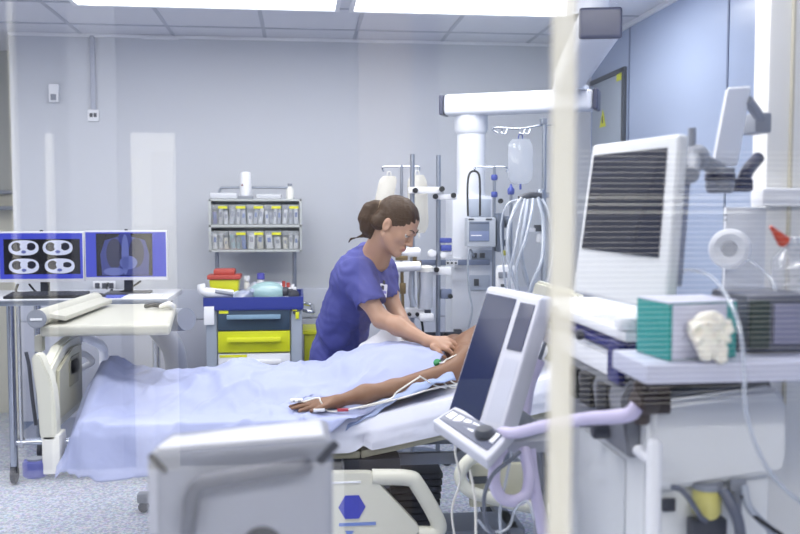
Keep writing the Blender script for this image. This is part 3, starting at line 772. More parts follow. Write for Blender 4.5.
# deck and chassis
b = MB()
hz = lambda x, d: zmb-d+max(0, x-HU)*math.tan(ang)
b.box((bx0, BY0+.04, zmb-.035), (HU-.005, BY1-.04, zmb-.004), .006)
b.hexa([(HU, BY0+.04, zmb-.035), (bx1, BY0+.04, hz(bx1, .035)), (bx1, BY1-.04, hz(bx1, .035)), (HU, BY1-.04, zmb-.035), (HU, BY0+.04, zmb-.004), (bx1, BY0+.04, hz(bx1, .004)), (bx1, BY1-.04, hz(bx1, .004)), (HU, BY1-.04, zmb-.004)], 0, .005)
b.build('deck', M_bedshade, t)
b = MB(); b.box((bx0+.36, BY0+.10, .385), (HU+.12, BY0+.16, .44), .01); b.box((bx0+.36, BY1-.16, .385), (bx1+.02, BY1-.10, .44), .01)
for x in (bx0+.36, bx0+.9, bx1-.07): b.box((x, BY0+.17, .37), (x+.06, BY1-.17, .43), .006)
b.build('side_frame', M_bedgrey, t)
b = MB(); a, c = at(344, 456, BY0+.05), at(400, 472, BY0+.05); b.box((a.x, BY0+.03, .447), (c.x, BY0+.3, zmb-.037), .006); b.build('control_box', M_darkgrey, t)
# ribbed bellows of the lifting column
b = MB(); xc = at(405, 460, 3.9).x
for k in range(9): b.obox((xc+.02*k*.3, 3.9, .12+.03*k), (.26-.006*k, .22, .026), None, .006)
b.build('bellows', M_black, t)
b = MB(); xl = at(215, 460, 3.9).x
for k in range(9): b.obox((xl, 3.9, .12+.03*k), (.3, .26, .026), None, .006)
b.build('bellows', M_black, t)
b = MB(); b.box((bx0+.36, 3.78, .09), (bx1-.1, 4.02, .118), .01); b.box((bx0+.40, BY0+.13, .09), (bx0+.46, BY1-.13, .118), .006); b.box((bx1-.18, BY0+.13, .09), (bx1-.12, BY1-.13, .118), .006); b.build('base_frame', M_bedgrey, t)
b = MB(); p = at(432, 478, 3.7)
b.box((p.x-.16, BY0+.2, .47-.02), (p.x+.14, BY0+.23, .5), .006); b.cyl((p.x+.12, BY0+.19, .475), (p.x+.12, BY0+.24, .475), .035); b.build('lever', M_bedgrey, t)
for x in (bx0+.43, bx1-.15):
    for y in (BY0+.15, BY1-.15):
        b = MB(); b.cyl((x, y-.02, .06), (x, y+.02, .06), .06, seg=22, bev=.006); b.box((x-.03, y-.025, .07), (x+.03, y+.025, .1), .006); b.build('castor', M_darkgrey, t)
# footboard
fx = at(50, 400, BY0).x
Yf = BY0-.03
near = [(31, 357), (36, 353.5), (41, 357), (45, 368), (50, 378), (53.5, 392), (55.5, 415), (56.5, 436), (55, 441), (42, 441), (39.5, 436), (38, 415), (36, 392), (33, 375)]
b = MB(); b.prism([at(x, y, Yf) for x, y in near], (0, .07, 0), 0, .006); fb = b.build('footboard', M_bedcream, t)
f0 = at(44, 362, Yf); fz0 = at(44, 438, Yf).z
pl = [(Yf+.04, fz0), (3.93, fz0), (3.95, fz0+.25), (3.95, f0.z+.0), (3.92, f0.z+.035), (3.8, f0.z+.04), (3.65, f0.z+.03), (Yf+.06, f0.z-.03)]
b = MB(); b.prism([(fx-.045, y, z) for y, z in pl], (.045, 0, 0), 0, .008); b.build('end_panel', M_bedcream, fb)
b = MB(); b.prism([(fx+.001, y, z) for y, z in ((Yf+.10, fz0+.04), (3.9, fz0+.04), (3.9, f0.z-.0), (3.75, f0.z+.005), (Yf+.12, f0.z-.05))], (.012, 0, 0), 0, .005); b.build('inset_panel', M_bedshade, fb)
b = MB(); b.box((fx+.0135, 3.70, f0.z-.1), (fx+.017, 3.84, f0.z-.03)); b.box((fx+.0135, 3.68, fz0+.14), (fx+.017, 3.82, fz0+.24)); b.build('info_plate', mat('info_plate', '8f8d78', .5), fb)
b = MB(); b.tube([V((fx-.02, 3.92, f0.z-.03)), at(80, 336.5, 4.05), at(93, 341, 4.25), at(101, 346, 4.36), at(104, 356, 4.4), at(103, 395, 4.42)], .022, 12); b.build('grab_handle', M_white, fb)
b = MB(); b.tube([at(76, 353, 3.96), at(86, 355, 4.0), at(92, 362, 4.02), at(82, 368, 4.0), at(77, 372, 3.97)], .014, 10); b.build('grab_handle', M_white, fb)
q = at(46, 459, Yf); b = MB(); b.box((q.x-.015, Yf, q.z-.06), (q.x+.05, Yf+.1, fz0+.01), .008); b.build('corner_bracket', M_offwhite, fb)
b = MB(); c0 = at(35, 477, Yf+.02); b.lathe([(0, 0), (.038, 0), (.046, .008), (.046, .055), (.04, .064), (0, .064)], (c0.x, Yf+.03, c0.z), seg=24); b.lathe([(.03, .064), (.03, .07), (0, .07)], (c0.x, Yf+.03, c0.z), m=1); b.build('corner_bumper', [M_bumper, M_greyplas], fb)
# dark hose-like lever hardware outside the footboard
b = MB(); b.tube([at(26, 352, Yf+.1), at(29, 366, Yf+.1), at(32, 395, Yf+.1), at(36, 425, Yf+.1)], .007, 8); b.build('edge_gasket', M_darkgrey, fb)
# headboard
hx = bx1+.05
b = MB(); b.prism([(hx, y, z) for y, z in ((BY0+.02, .5), (BY1-.02, .5), (BY1-.02, 1.05), (BY1-.15, 1.17), (BY0+.15, 1.17), (BY0+.02, 1.05))], (.04, 0, 0), 0, .012); b.build('headboard', M_bedcream, t)
# side rails folded down
def rail(poly, hole, Y, dy=.045):
    pass
def loop_prism(mb, outer, inner, Y, dy, m=0, n=96):
    """board with an opening; loops given as pixel outlines"""
    def resample(pts, n):
        P = [at(x, y, Y) for x, y in pts]; P.append(P[0])
        L = [0]
        for a, c in zip(P, P[1:]): L.append(L[-1]+(c-a).length)
        o = []; j = 0
        for k in range(n):
            s = L[-1]*k/n
            while L[j+1] < s: j += 1
            f = (s-L[j])/max(L[j+1]-L[j], 1e-9); o.append(P[j].lerp(P[j+1], f))
        return o
    I = resample(inner, n); O = resample(outer, n)
    c = sum(I, V())/n
    key = lambda p: math.atan2(p.z-c.z, p.x-c.x)
    O.sort(key=key); I.sort(key=key)
    mb.ring_prism(O, I, (0, dy, 0), m)
def rounded(pts, r=6, n=4):
    out = []
    for i in range(len(pts)):
        p, a, c = V(pts[i]), V(pts[i-1]), V(pts[(i+1) % len(pts)])
        r1 = min(r, (a-p).length*.45, (c-p).length*.45)
        A = p+(a-p).normalized()*r1; B = p+(c-p).normalized()*r1
        for k in range(n+1):
            f = k/n; out.append(A*(1-f)**2+p*2*f*(1-f)+B*f*f)
    return [tuple(q) for q in out]
YSR = BY0-.09
outer = rounded([(248, 472), (412, 473.5), (421, 479), (443, 522), (438, 536), (420, 540), (330, 575), (248, 575)], 8)
# solid board
b = MB(); b.prism([at(x, y, YSR) for x, y in rounded([(252, 473), (374, 473), (380, 485), (422, 530), (400, 548), (330, 577), (252, 577)], 7)], (0, .045, 0), 0, .008); sr = b.build('side_rail', M_bedcream, t)
b = MB(); b.tube([at(372, 477, YSR+.022), at(408, 478, YSR+.022), at(418, 486, YSR+.022), at(438, 522, YSR+.022), at(434, 533, YSR+.022), at(418, 534, YSR+.022)], .031, 14, n=6); b.build('rail_grip', M_bedcream, sr)
hexc = at(352, 507, YSR); b = MB()
b.prism([(hexc.x+.052*math.cos(math.pi/3*k), YSR-.003, hexc.z+.052*math.sin(math.pi/3*k)) for k in range(6)], (0, .0028, 0), 0); b.build('hexagon_badge', mat('badge_blue', '3f45b0', .45), sr)
b = MB(); pbox(b, 339, 522, 376, 526.5, YSR-.003, .0028, 0); b.prism([at(345, 531, YSR-.003), at(354, 531, YSR-.003), at(349.5, 538, YSR-.003)], (0, .0028, 0)); b.build('marking', mat('marking_blue', '7189c8', .45), sr)
b = MB(); pbox(b, 330, 481, 361, 484, YSR-.003, .0028, 0); b.build('groove', M_white, sr)
b = MB(); b.tube([at(478, 456, YSR), at(467, 462, YSR), at(460, 476, YSR), at(468, 490, YSR), at(487, 497, YSR), at(520, 505, YSR), at(560, 512, YSR)], .024, 14); b.build('side_rail', M_bedcream, t)
b = MB(); pbox(b, 470, 462, 560, 508, YSR+.035, .03, .01); s2 = b.build('side_rail', M_bedshade, t)
b = MB(); pbox(b, 473, 476, 496, 484, YSR+.03, .0045, .001); b.build('rail_panel', M_darkgrey, s2)
b = MB(); p = at(455, 481, YSR+.06)
# pillow
px0, px1 = at(478, 360, 3.9).x, bx1-.03
sd = SDF((px0-.12, BY0+.05, .7), (px1+.12, BY1-.05, 1.2), .011)
pc = (px0+px1)/2
sd.ell((pc, 3.9, deck(pc)+.068), ((px1-px0)/2+.03, .34, .066), Matrix.Rotation(-ang, 3, 'Y'), .01)
sd.warp(lambda x, y, z: .004*fold(x, y, z, 22., 1.))
tag(sd.build('pillow', M_linen, None), 'white pillow under the head of the patient', 'pillow')
# ================================================================== OVERBED TABLE ACROSS THE FOOT END
zt_ = at(100, 322, 3.72).z
ot = thing('overbed_table', (at(172, 330, 4.6).x, 4.3, 0), 'cream overbed table with a tilted flap standing across the foot of the bed', 'table')
nl, nr = at(39, 325, 3.62), at(170, 321, 3.62)
fl_, fr = at(72, 303, 4.45), at(166, 302, 4.45)
b = MB(); th = .045
q = [V((nl.x, 3.62, zt_)), V((nr.x, 3.62, zt_)), V((fr.x+.05, 4.45, zt_)), V((fl_.x, 4.45, zt_))]
b.hexa([v-V((0, 0, th)) for v in q]+q, 0, .018, 4); b.build('table_top', mat('table_cream', 'b4b4aa', .4), ot)
a0, a1 = at(37, 317, 3.6), at(70, 300, 4.25)
b = MB(); tl = V((.17, .05, -.04))
z1 = zt_+.012
p = [V((nl.x+.02, 3.64, zt_+.03)), V((nl.x+.09, 3.66, z1)), V((nl.x+.13, 4.36, z1)), V((nl.x+.06, 4.36, zt_+.03))]
b.hexa([v-V((0, 0, .0)) for v in p]+[v+V((0, 0, .02)) for v in p], 0, .006); fp = b.build('flap', MATS['table_cream'], ot)
b = MB(); b.cyl((nl.x+.0, 3.60, zt_+.03), (nl.x+.05, 4.38, zt_+.03), .034, seg=20, bev=.006); b.build('hinge_roll', MATS['table_cream'], fp)
b = MB(); b.cyl((nl.x+.0, 3.585, zt_+.03), (nl.x+.0, 3.599, zt_+.03), .037, seg=20, bev=.004); b.build('end_cap', M_greyplas, fp)
b = MB(); b.box((nl.x-.022, 3.581, zt_+.025), (nl.x+.022, 3.584, zt_+.034)); b.build('end_cap_slot', M_white, fp)
cxr = at(178, 360, 4.6).x
b = MB(); b.tube([V((nr.x-.02, 4.3, zt_-.06)), V((cxr-.08, 4.47, zt_-.10)), V((cxr-.01, 4.52, zt_-.24)), V((cxr, 4.54, .6)), V((cxr-.02, 4.54, .15))], lambda q_: .055, 14, n=8); b.build('curved_column', M_greyplas, ot)
b = MB(); b.box((cxr-.2, 4.51, .05), (cxr+.06, 4.57, .1), .012); b.box((cxr-.04, 4.40, .05), (cxr+.04, 4.80, .1), .012); b.build('foot_bar', M_greyplas, ot)
for x, y in ((cxr-.17, 4.54), (cxr+.02, 4.43), (cxr+.02, 4.77)):
    b = MB(); b.cyl((x, y-.014, .027), (x, y+.014, .027), .027, seg=16, bev=.004); b.build('castor', M_darkgrey, ot)
p = at(156, 306, 4.25); b = MB()
b.tube([V((p.x-.04, 4.2, zt_+.012)), V((p.x, 4.18, zt_+.02)), V((p.x+.03, 4.22, zt_+.012)), V((p.x-.01, 4.26, zt_+.014)), V((p.x+.05, 4.24, zt_+.012))], .01, 8); tag(b.build('cable_coil', M_black), 'small black coiled cable at the right end of the overbed table', 'cable')
p = at(167, 306, 4.2); b = MB()
b.tube([V((p.x-.02, 4.15, zt_+.014)), V((p.x+.02, 4.12, zt_+.03)), V((p.x+.03, 4.16, zt_+.014)), V((p.x, 4.19, zt_+.016))], .012, 8); tag(b.build('tubing_coil', M_offwhite), 'coil of cream tubing at the right end of the overbed table', 'tubing')

a, c = at(34, 331, 3.66), at(43, 352, 3.66); b = MB(); b.box((a.x, 3.655, c.z), (c.x, 3.70, zt_-th+.002), .008); b.build('end_stop', MATS['table_cream'], ot)
# ================================================================== TOP SHEET
M_sheet = mat('pale_blue_sheet', 'a3abce', .85, bump=.7, bscale=8, vary=.03, vscale=4)
PYC = 3.95
def X_(px, Y=PYC): return at(px, 370, Y).x
def ridge_tab(x, tab):
    for (a, za), (c, zc_) in zip(tab, tab[1:]):
        if a <= x <= c:
            f = (x-a)/(c-a); f = f*f*(3-2*f); return za+(zc_-za)*f
    return tab[0][1] if x < tab[0][0] else tab[-1][1]
RT = [(X_(p), 1.5-(y-212)*PYC/900) for p, y in ((80, 362), (92, 356), (106, 356), (128, 370), (165, 374), (205, 371), (240, 361), (275, 367), (320, 366), (345, 356), (375, 350), (405, 347), (430, 348), (450, 353))]
WT = [(X_(p), w) for p, w in ((95, .42), (115, .40), (150, .30), (240, .29), (300, .28), (340, .27), (400, .27), (450, .27))]
def sheet_top(x, y):
    base = deck(x, .008); r = ridge_tab(x, RT)-base; w = ridge_tab(x, WT)
    d = (y-PYC)/w
    legs = 1
    if x < X_(300): 
        # two legs side by side
        g = .5*(math.exp(-((y-PYC+.1)/(w*.5))**2)+math.exp(-((y-PYC-.1)/(w*.5))**2))*1.15
        prof = max(.95*math.exp(-abs(d)**3.2), .9*g)
    else:
        prof = math.exp(-abs(d)**2.6)
    z = base+max(0, r)*prof
    return z
def xend(y):
    f = (y-BY0)/(BY1-BY0)
    return X_(440, y)-.03*math.sin(f*9)-(.05 if f < .2 else 0)
def wrinkle(x, y):
    n = noise.noise
    a = n(V((x*3.2+y*2, y*5-x, 2.3))); b = n(V((x*9+3, y*7+x*4, 8.1))); c = n(V((x*19, y*21, 4)))
    rid = 1-abs(n(V((x*5.5-y*3.5, y*3.2+x*1.2, 11))))*2
    rid2 = 1-abs(n(V((x*3+y*6, x*7-y*2, 31))))*2
    return .014*a+.009*b+.004*c+.028*max(0, rid-.6)+.024*max(0, rid2-.62)
NU, NS = 190, 120
OV = .22; XE = bx0-.035
rows = []
for i in range(NU+1):
    u = i/NU
    row = []
    for k in range(NS+1):
        s = k/NS
        # length of cloth across: near drop, top, far drop
        xq = bx0-OV+u*(X_(440)-bx0+OV)
        near_drop = .19+.03*math.sin(xq*7)
        xa, xb = X_(300, BY0), X_(455, BY0)
        if xq > xa: near_drop = .19-(xq-xa)/(xb-xa)*.36
        a = -near_drop+s*(BY1-BY0+near_drop+.05)
        ye = BY0+max(0.0, min(BY1-BY0, a))
        ey = max(0, -a)+0; ef = max(0, a-(BY1-BY0))
        g_ = (xend(ye)-(bx0-OV))/(X_(440)-(bx0-OV)); xe = xq*g_+(bx0-OV)*(1-g_)
        ex = max(0, XE-xe); xt = max(xe, XE)
        z = sheet_top(xt, ye)+wrinkle(xe, a+3)*(1-.6*max(0, min(1, (xt-X_(380))/.2)))
        z = max(z, deck(xt)+.014)
        p = V((xt, ye, z))
        drop = min((ex**3+ey**3)**(1/3), .27)
        if ex > 0 or ey > 0:
            ky = ey/(drop+1e-6); kx = ex/(drop+1e-6)
            fo = .012*math.sin((xe*21+a*5)+2*noise.noise(V((xe*4, a*3, 5))))*min(1, drop*8)
            p.y -= ky*(.022+min(drop, .06)*.3+drop*.22+fo)
            p.x -= kx*(.02+drop*.42+fo*.6)
            p.z -= max(0, drop-.02)*.98 if ex == 0 else drop*.93
            if drop < .05: p.z += .0
        if ef > 0:
            p.y += .025+ef*.08; p.z -= ef
        row.append(p)
    rows.append(row)
b = MB(); b.grid(rows)
sh = b.build('top_sheet', M_sheet, None, sharp=180)
md = sh.modifiers.new('thick', 'SOLIDIFY'); md.thickness = .003; md.offset = 1
tag(sh, 'pale blue sheet covering the patient and draped over the foot of the bed', 'sheet')
# turned back edge of the sheet under the arm
b = MB(); fl = []
for i in range(29):
    f = i/28; c = at(345+112*f, 436-54*f-6*math.sin(f*3.14), 3.43+.10*f); r = []
    for k in range(7):
        q = k/6; wv = .006*math.sin(f*17+q*4)+.004*math.sin(f*41)
        r.append(c+V((-.01*q, .02+.095*q, .014*math.sin(q*3.1)+.012+wv)))
    fl.append(r)
b.grid(fl); q = b.build('draw_sheet', mat('draw_sheet', '96a5c8', .85, bump=.5, bscale=14), None, sharp=180); md = q.modifiers.new('thick', 'SOLIDIFY'); md.thickness = .004
tag(q, 'blue grey folded edge of a draw sheet under the forearm of the patient', 'draw sheet')
# white bedding heaped at the far side
sd = SDF(at(350, 372, 4.2)+V((-.05, -.22, -.06)), at(412, 322, 4.3)+V((.1, .25, .05)), .008)
g0 = at(384, 350, 4.18)
sd.ell(at(384, 358, 4.16), (.1, .10, .12), k=.03).ell(at(372, 362, 4.16), (.09, .10, .09), k=.03).ell(at(397, 358, 4.18), (.08, .11, .09), k=.03).ell(at(386, 343, 4.17), (.05, .07, .075), k=.03)
sd.warp(lambda x, y, z: .007*fold(x, y, z, 34., .4)+.004*fold(x, z, y, 61., 2.))
tag(sd.build('blanket', mat('white_blanket', 'e3e5ec', .9, bump=.2, bscale=30), None), 'white bunched blanket between the nurse and the patient', 'blanket')
# ================================================================== HEAD SHAPE
def add_head(sd, c, R, s=1.0, k=.02):
    c = V(c); P = lambda x, y, z: c+R@V((x*s, y*s, z*s))
    sd.ell(P(0, -.012, .035), (.073*s, .092*s, .08*s), R, .02)
    sd.ell(P(0, .022, -.04), (.056*s, .060*s, .075*s), R, .035)
    for x in (-1, 1):
        sd.cap(P(.052*x, -.005, -.055), P(.012*x, .066, -.098), .016*s, .013*s, .03)
        sd.ell(P(.040*x, .052, -.024), .018*s, None, .025)
    sd.ell(P(0, .066, -.098), (.02*s, .017*s, .015*s), R, .02)
    sd.cap(P(-.03, .074, .02), P(.03, .074, .02), .011*s, None, .015)
    for x in (-1, 1): sd.ell(P(.031*x, .088, .001), (.016*s, .014*s, .011*s), R, .01, 'sub')
    for x in (-1, 1): sd.ell(P(.031*x, .0755, .007), (.0155*s, .0125*s, .0085*s), R, .004)
    sd.cap(P(0, .078, .012), P(0, .101, -.033), .007*s, .0105*s, .012)
    for x in (-1, 1): sd.ell(P(.011*x, .089, -.038), (.0075*s, .009*s, .007*s), R, .006)
    sd.ell(P(0, .078, -.066), (.021*s, .013*s, .013*s), R, .012)
    sd.ell(P(0, .0885, -.0615), (.018*s, .006*s, .0048*s), R, .004)
    sd.ell(P(0, .0875, -.0715), (.016*s, .0065*s, .0052*s), R, .004)
    for x in (-1, 1):
        sd.ell(P(.076*x, -.014, -.008), (.008*s, .019*s, .031*s), R@Matrix.Rotation(.25, 3, 'X'), .008)
        sd.ell(P(.084*x, -.008, -.006), (.006*s, .009*s, .016*s), R, .004, 'sub')
    return P
def lips_at(P, R, c, s):
    c = np.array(c); Rm = np.array(R)
    def f(cen):
        q = (cen-c)@Rm/s
        return ((np.abs(q[:, 0]) < .019) & (q[:, 1] > .08) & (np.abs(q[:, 2]+.0665) < .0095*np.sqrt(np.clip(1-(q[:, 0]/.02)**2, 0, 1)))).astype(int)
    return f
def face_bits(P, R, s, par, brow, iris):
    for x in (-1, 1):
        b = MB(); b.sph(P(.031*x, .0695, .000), .0125*s, None, 0, 16, 10)
        d = (R@V((0, 1, -.3))).normalized(); e = P(.031*x, .0695, -.001)
        b.sph(e+d*.0068*s, .0062*s, None, 1, 12, 8); b.build('eye', [mat('eye_white', 'd8d4cc', .3), iris], par)
        b = MB(); lid = []
        for k in range(7):
            f = k/6-.5; lid.append(P((.031+.030*f)*x, .0845-.022*abs(f), .006-.022*f*f-.004))
        b.tube(lid, .0026*s, 6, n=3); b.build('eyelid', mat('lash', '3a2a20', .6), par)
        b = MB(); pts = []
        for k in range(6):
            f = k/5; pts.append(P((.012+.036*f)*x, .0875-.012*f*f, .021+.009*math.sin(f*2.4)))
        b.tube(pts, lambda q: .0030*s*(1-.5*q), 6, n=3); b.build('eyebrow', brow, par)
# ================================================================== PATIENT
M_pskin = mat('brown_skin', '7d5a42', .5, bump=.06, bscale=150, vary=.06, vscale=25, sss=.08)
M_plip = mat('patient_lip', '77463c', .45)
rt = thing('person', (X_(330), PYC, deck(X_(330))), 'patient lying on the bed under the pale blue sheet, bare arm stretched along the edge', 'person')
hd_x = X_(512); hz_ = deck(hd_x)+.225
Rh = frame((-.35, -.12, .93), (1, 0, .25))
hc = V((hd_x, PYC-.02, hz_))
sd = SDF((X_(105), BY0-.02, .66), (hd_x+.2, BY1-.05, 1.32), .0055)
Pp = add_head(sd, hc, Rh, 1.0)
sx = X_(462); sz = deck(sx)+.105
sd.cap(hc+V((-.05, 0, -.05)), (X_(472), PYC, deck(X_(472))+.12), .056, .062, .04)
sd.ell((X_(425), PYC, deck(X_(425))+.035), (.2, .165, .075), Matrix.Rotation(-ang, 3, 'Y'), .05)
sd.cap((sx, PYC-.13, sz-.02), (sx, PYC+.13, sz-.02), .062, None, .05)
sd.ell((X_(375), PYC, deck(X_(375))+.035), (.17, .145, .06), None, .05)
sd.ell((X_(330), PYC, .69+.055), (.14, .14, .055), None, .05)
for q in (-1, 1):
    sd.cap((X_(318), PYC+.085*q, .745), (X_(228), PYC+.09*q, .745), .05, .045, .03)
    sd.cap((X_(228), PYC+.09*q, .745), (X_(140), PYC+.08*q, .735), .043, .03, .03)
    sd.cap((X_(138), PYC+.08*q, .735), (X_(126), PYC+.09*q, .78), .03, .022, .02)
# near arm
A = [V((sx-.01, PYC-.17, sz-.015)), at(452, 372, 3.72), at(394, 388.5, 3.585), at(365, 394, 3.55), at(337, 401.5, 3.535)]
sd.path(A, [.054, .046, .034, .034, .023], .03)
w0 = at(337, 401.5, 3.535)
kn = [at(313, 401.5, 3.57), at(311.5, 403, 3.55), at(312, 405, 3.53), at(315, 407, 3.51)]
for q in kn: sd.cap(w0, q, .022, .0125, .012)
mid = [at(303, 403, 3.575), at(300, 404.5, 3.55), at(301, 406.5, 3.525), at(306, 409, 3.50)]
tip = [at(294, 406, 3.58), at(290, 406.5, 3.555), at(292, 408.5, 3.525), at(299, 411, 3.495)]
for a, c, d in zip(kn, mid, tip): sd.cap(a, c, .0105, .0092, .006); sd.cap(c, d, .0092, .0075, .005)
sd.path([at(331, 404, 3.51), at(321, 408, 3.485), at(311, 411, 3.475)], [.015, .0105, .008], .012)
# far arm, along the body
F = [V((sx-.01, PYC+.17, sz-.015)), V((X_(400), PYC+.235, .80)), V((X_(345), PYC+.22, .765)), V((X_(325), PYC+.2, .765))]
sd.path(F, [.054, .04, .026, .03], .03)
_g = np.array([deck(x)+.013 for x in (sd.lo[0]+sd.res*np.arange(sd.n[0]))], np.float32)
_z = sd.lo[2]+sd.res*np.arange(sd.n[2], dtype=np.float32)
sd.D = np.maximum(sd.D, (_g[:, None, None]-_z[None, None, :]))
body = sd.build('body', [M_pskin, M_plip], rt, paint=lips_at(Pp, Rh, hc, 1.0), smooth=2)
face_bits(Pp, Rh, 1.0, body, mat('black_hair', '1d1715', .6), mat('iris_dark', '1c120d', .2))
sd = SDF(hc-V((.16, .16, .16)), hc+V((.16, .16, .16)), .006)
sd.ell(hc+Rh@V((0, -.02, .04)), (.079, .096, .086), Rh, .01); sd.ell(hc+Rh@V((0, .10, -.035)), (.075, .085, .1), Rh, .02, 'sub'); sd.ell(hc+Rh@V((0, 0, -.13)), (.1, .1, .09), Rh, .02, 'sub')
sd.build('hair', mat('black_hair', '1d1715', .6), rt)
# gown over the chest
sd = SDF((X_(335), BY0+.1, .7), (sx+.06, BY1-.1, 1.1), .007)
sd.ell((X_(425), PYC, deck(X_(425))+.035), (.195, .178, .083), Matrix.Rotation(-ang, 3, 'Y'), .04); sd.ell((X_(375), PYC, deck(X_(375))+.035), (.17, .155, .068), None, .05)
sd.ell((X_(476), PYC, deck(X_(470))+.15), (.10, .1, .12), None, .02, 'sub')
_g = np.array([deck(x)+.02 for x in (sd.lo[0]+sd.res*np.arange(sd.n[0]))], np.float32)
_z = sd.lo[2]+sd.res*np.arange(sd.n[2], dtype=np.float32)
sd.D = np.maximum(sd.D, (_g[:, None, None]-_z[None, None, :]))
sd.build('gown', mat('gown_white', 'd5dbec', .85, bump=.2, bscale=25), rt)
# ================================================================== NURSE
M_skin = mat('fair_skin', 'b08a72', .45, bump=.05, bscale=180, vary=.05, vscale=22, sss=.1)
M_lip = mat('nurse_lip', 'a86a62', .4)
M_scrub = mat('violet_scrubs', '464a8c', .85, bump=.9, bscale=11, vary=.07, vscale=6)
M_hair = mat('brown_hair', '35220f', .45, bump=.5, bscale=26, vary=.4, vscale=20, stretch=(1, 6, 6), spec=.25)
rt = thing('person', (at(335, 370, 4.62).x, 4.62, 0), 'nurse in violet scrubs with a brown ponytail leaning over the bed', 'person')
fw = V((math.cos(.62)*math.cos(.5), -math.cos(.62)*math.sin(.5), -math.sin(.62)))
Rn = frame(fw, V((0, 0, 1)))
hc = at(397, 225.0, 4.15); HS = 1.08
NRES = .005
sd = SDF((at(300, 370, 4.6).x, 3.75, .02), (at(468, 350, 3.85).x, 4.92, 1.68), NRES)
Pn = add_head(sd, hc, Rn, HS)
nb = at(371, 257, 4.29)
sd.cap(hc+Rn@V((0, -.035, -.05)), nb, .048, .056, .03)
sd.cap(hc+Rn@V((0, -.0, -.07)), at(380, 262, 4.25), .035, .045, .03)
shn, shf = at(355, 273, 4.17), at(379, 268, 4.42)
sd.cap(shn, shf, .048, .046, .05)
sd.cap(at(360, 286, 4.24), at(374, 284, 4.36), .068, None, .05)
sd.cap(at(347, 305, 4.32), at(362, 305, 4.44), .085, None, .05)
sd.cap(at(338, 328, 4.42), at(350, 328, 4.53), .088, None, .05)
sd.cap(at(334, 355, 4.54), at(346, 355, 4.66), .1, None, .05)
hipz = at(335, 368, 4.56)
for q, px, Y in ((-1, 331, 4.6), (1, 344, 4.74)):
    h = at(px, 372, Y); kx = V((h.x+.03, Y-.02, .40)); fx_ = V((h.x-.03, Y+.02, .09))
    sd.path([h, kx, fx_], [.085, .06, .038], .03); sd.cap(fx_+V((0, 0, -.04)), fx_+V((.12, -.03, -.055)), .035, .025, .02)
# arm towards the camera
elb = at(381, 319, 4.05); wr = at(428, 341.5, 3.90)
sd.path([shn, at(366, 296, 4.10), elb], [.046, .046, .038], .03)
sd.path([elb, at(398, 326, 4.0), wr], [.038, .040, .0245], .03)
# hand resting on the patient's chest
pal = at(441, 344.5, 3.865)
bs = [at(446, 338.5, 3.905), at(449.5, 341.5, 3.885), at(450, 345.5, 3.862), at(447.5, 349.5, 3.84)]
md_ = [at(454, 342, 3.905), at(457.5, 346, 3.88), at(457, 350.5, 3.855), at(453, 354, 3.835)]
tp = [at(456, 349, 3.90), at(458.5, 353.5, 3.875), at(457, 357.5, 3.85), at(451.5, 359.5, 3.832)]
for q in bs: sd.cap(wr, q, .0225, .0125, .012)
for a, c, d in zip(bs, md_, tp): sd.cap(a, c, .0105, .0093, .005); sd.cap(c, d, .0093, .0075, .004)
sd.path([at(433, 347, 3.85), at(439, 353, 3.832), at(445, 357.5, 3.83)], [.015, .0115, .0085], .012)
# far arm
elf = at(398, 316, 4.32); wf = at(419, 343, 4.08)
sd.path([shf, at(388, 292, 4.38), elf], [.05, .044, .036], .03); sd.path([elf, at(408, 331, 4.2), wf], [.036, .037, .023], .03)
for a, c, d in (((425, 345, 4.06), (431, 349, 4.05), (434, 353, 4.05)), ((426, 347, 4.04), (431, 351, 4.03), (433, 355, 4.03)), ((425, 349, 4.02), (429, 353, 4.01), (431, 356, 4.01)), ((423, 350, 4.0), (426, 354, 4.0), (428, 357, 4.0))):
    sd.cap(wf, at(*a), .021, .012, .012); sd.cap(at(*a), at(*c), .0105, .009, .005); sd.cap(at(*c), at(*d), .009, .0075, .004)
sd.path([at(424, 344, 4.09), at(430, 345, 4.1), at(434, 348, 4.1)], [.013, .0105, .008], .01)
body = sd.build('body', [M_skin, M_lip], rt, paint=lips_at(Pn, Rn, hc, HS), smooth=2)
face_bits(Pn, Rn, HS, body, mat('brown_brow', '3f2f22', .6), mat('iris_brown', '2d1d14', .2))
# scrub top
sd = SDF((at(296, 370, 4.6).x, 3.95, .55), (at(415, 350, 4.1).x, 4.95, 1.5), .006)
sd.cap(at(356, 273.5, 4.18), at(380, 268, 4.41), .071, .066, .05)
sd.cap(at(359, 287, 4.23), at(377, 285, 4.36), .093, .088, .06)
sd.cap(at(346, 306, 4.32), at(360, 306, 4.44), .100, .098, .06)
sd.cap(at(337, 328, 4.41), at(349, 328, 4.53), .108, None, .06)
sd.cap(at(334, 352, 4.53), at(346, 352, 4.66), .125, None, .06)
sd.cap(at(333, 375, 4.57), at(345, 375, 4.70), .132, None, .06)
sd.cap(at(347, 268, 4.26), at(364, 252, 4.31), .058, .045, .05)
sd.cap(at(346, 282, 4.26), at(340, 312, 4.36), .072, .07, .06)
sd.plane((0, 0, .63), (0, 0, -1), .01)
sl_end = at(374, 312, 4.07)
sd.cap(at(357, 275, 4.165), sl_end, .074, .076, .04)
sd.cap(at(379, 270, 4.41), at(388, 298, 4.375), .066, .063, .04)
d1 = (elb-shn).normalized(); 
sd.cap(sl_end+d1*.03, sl_end+d1*.12, .095, .095, .004, 'sub'); sd.cap(sl_end-d1*.02, sl_end+d1*.1, .058, .064, .004, 'sub')
d2 = (elf-shf).normalized(); e2 = at(388, 298, 4.375); sd.cap(e2+d2*.035, e2+d2*.12, .075, .075, .004, 'sub')
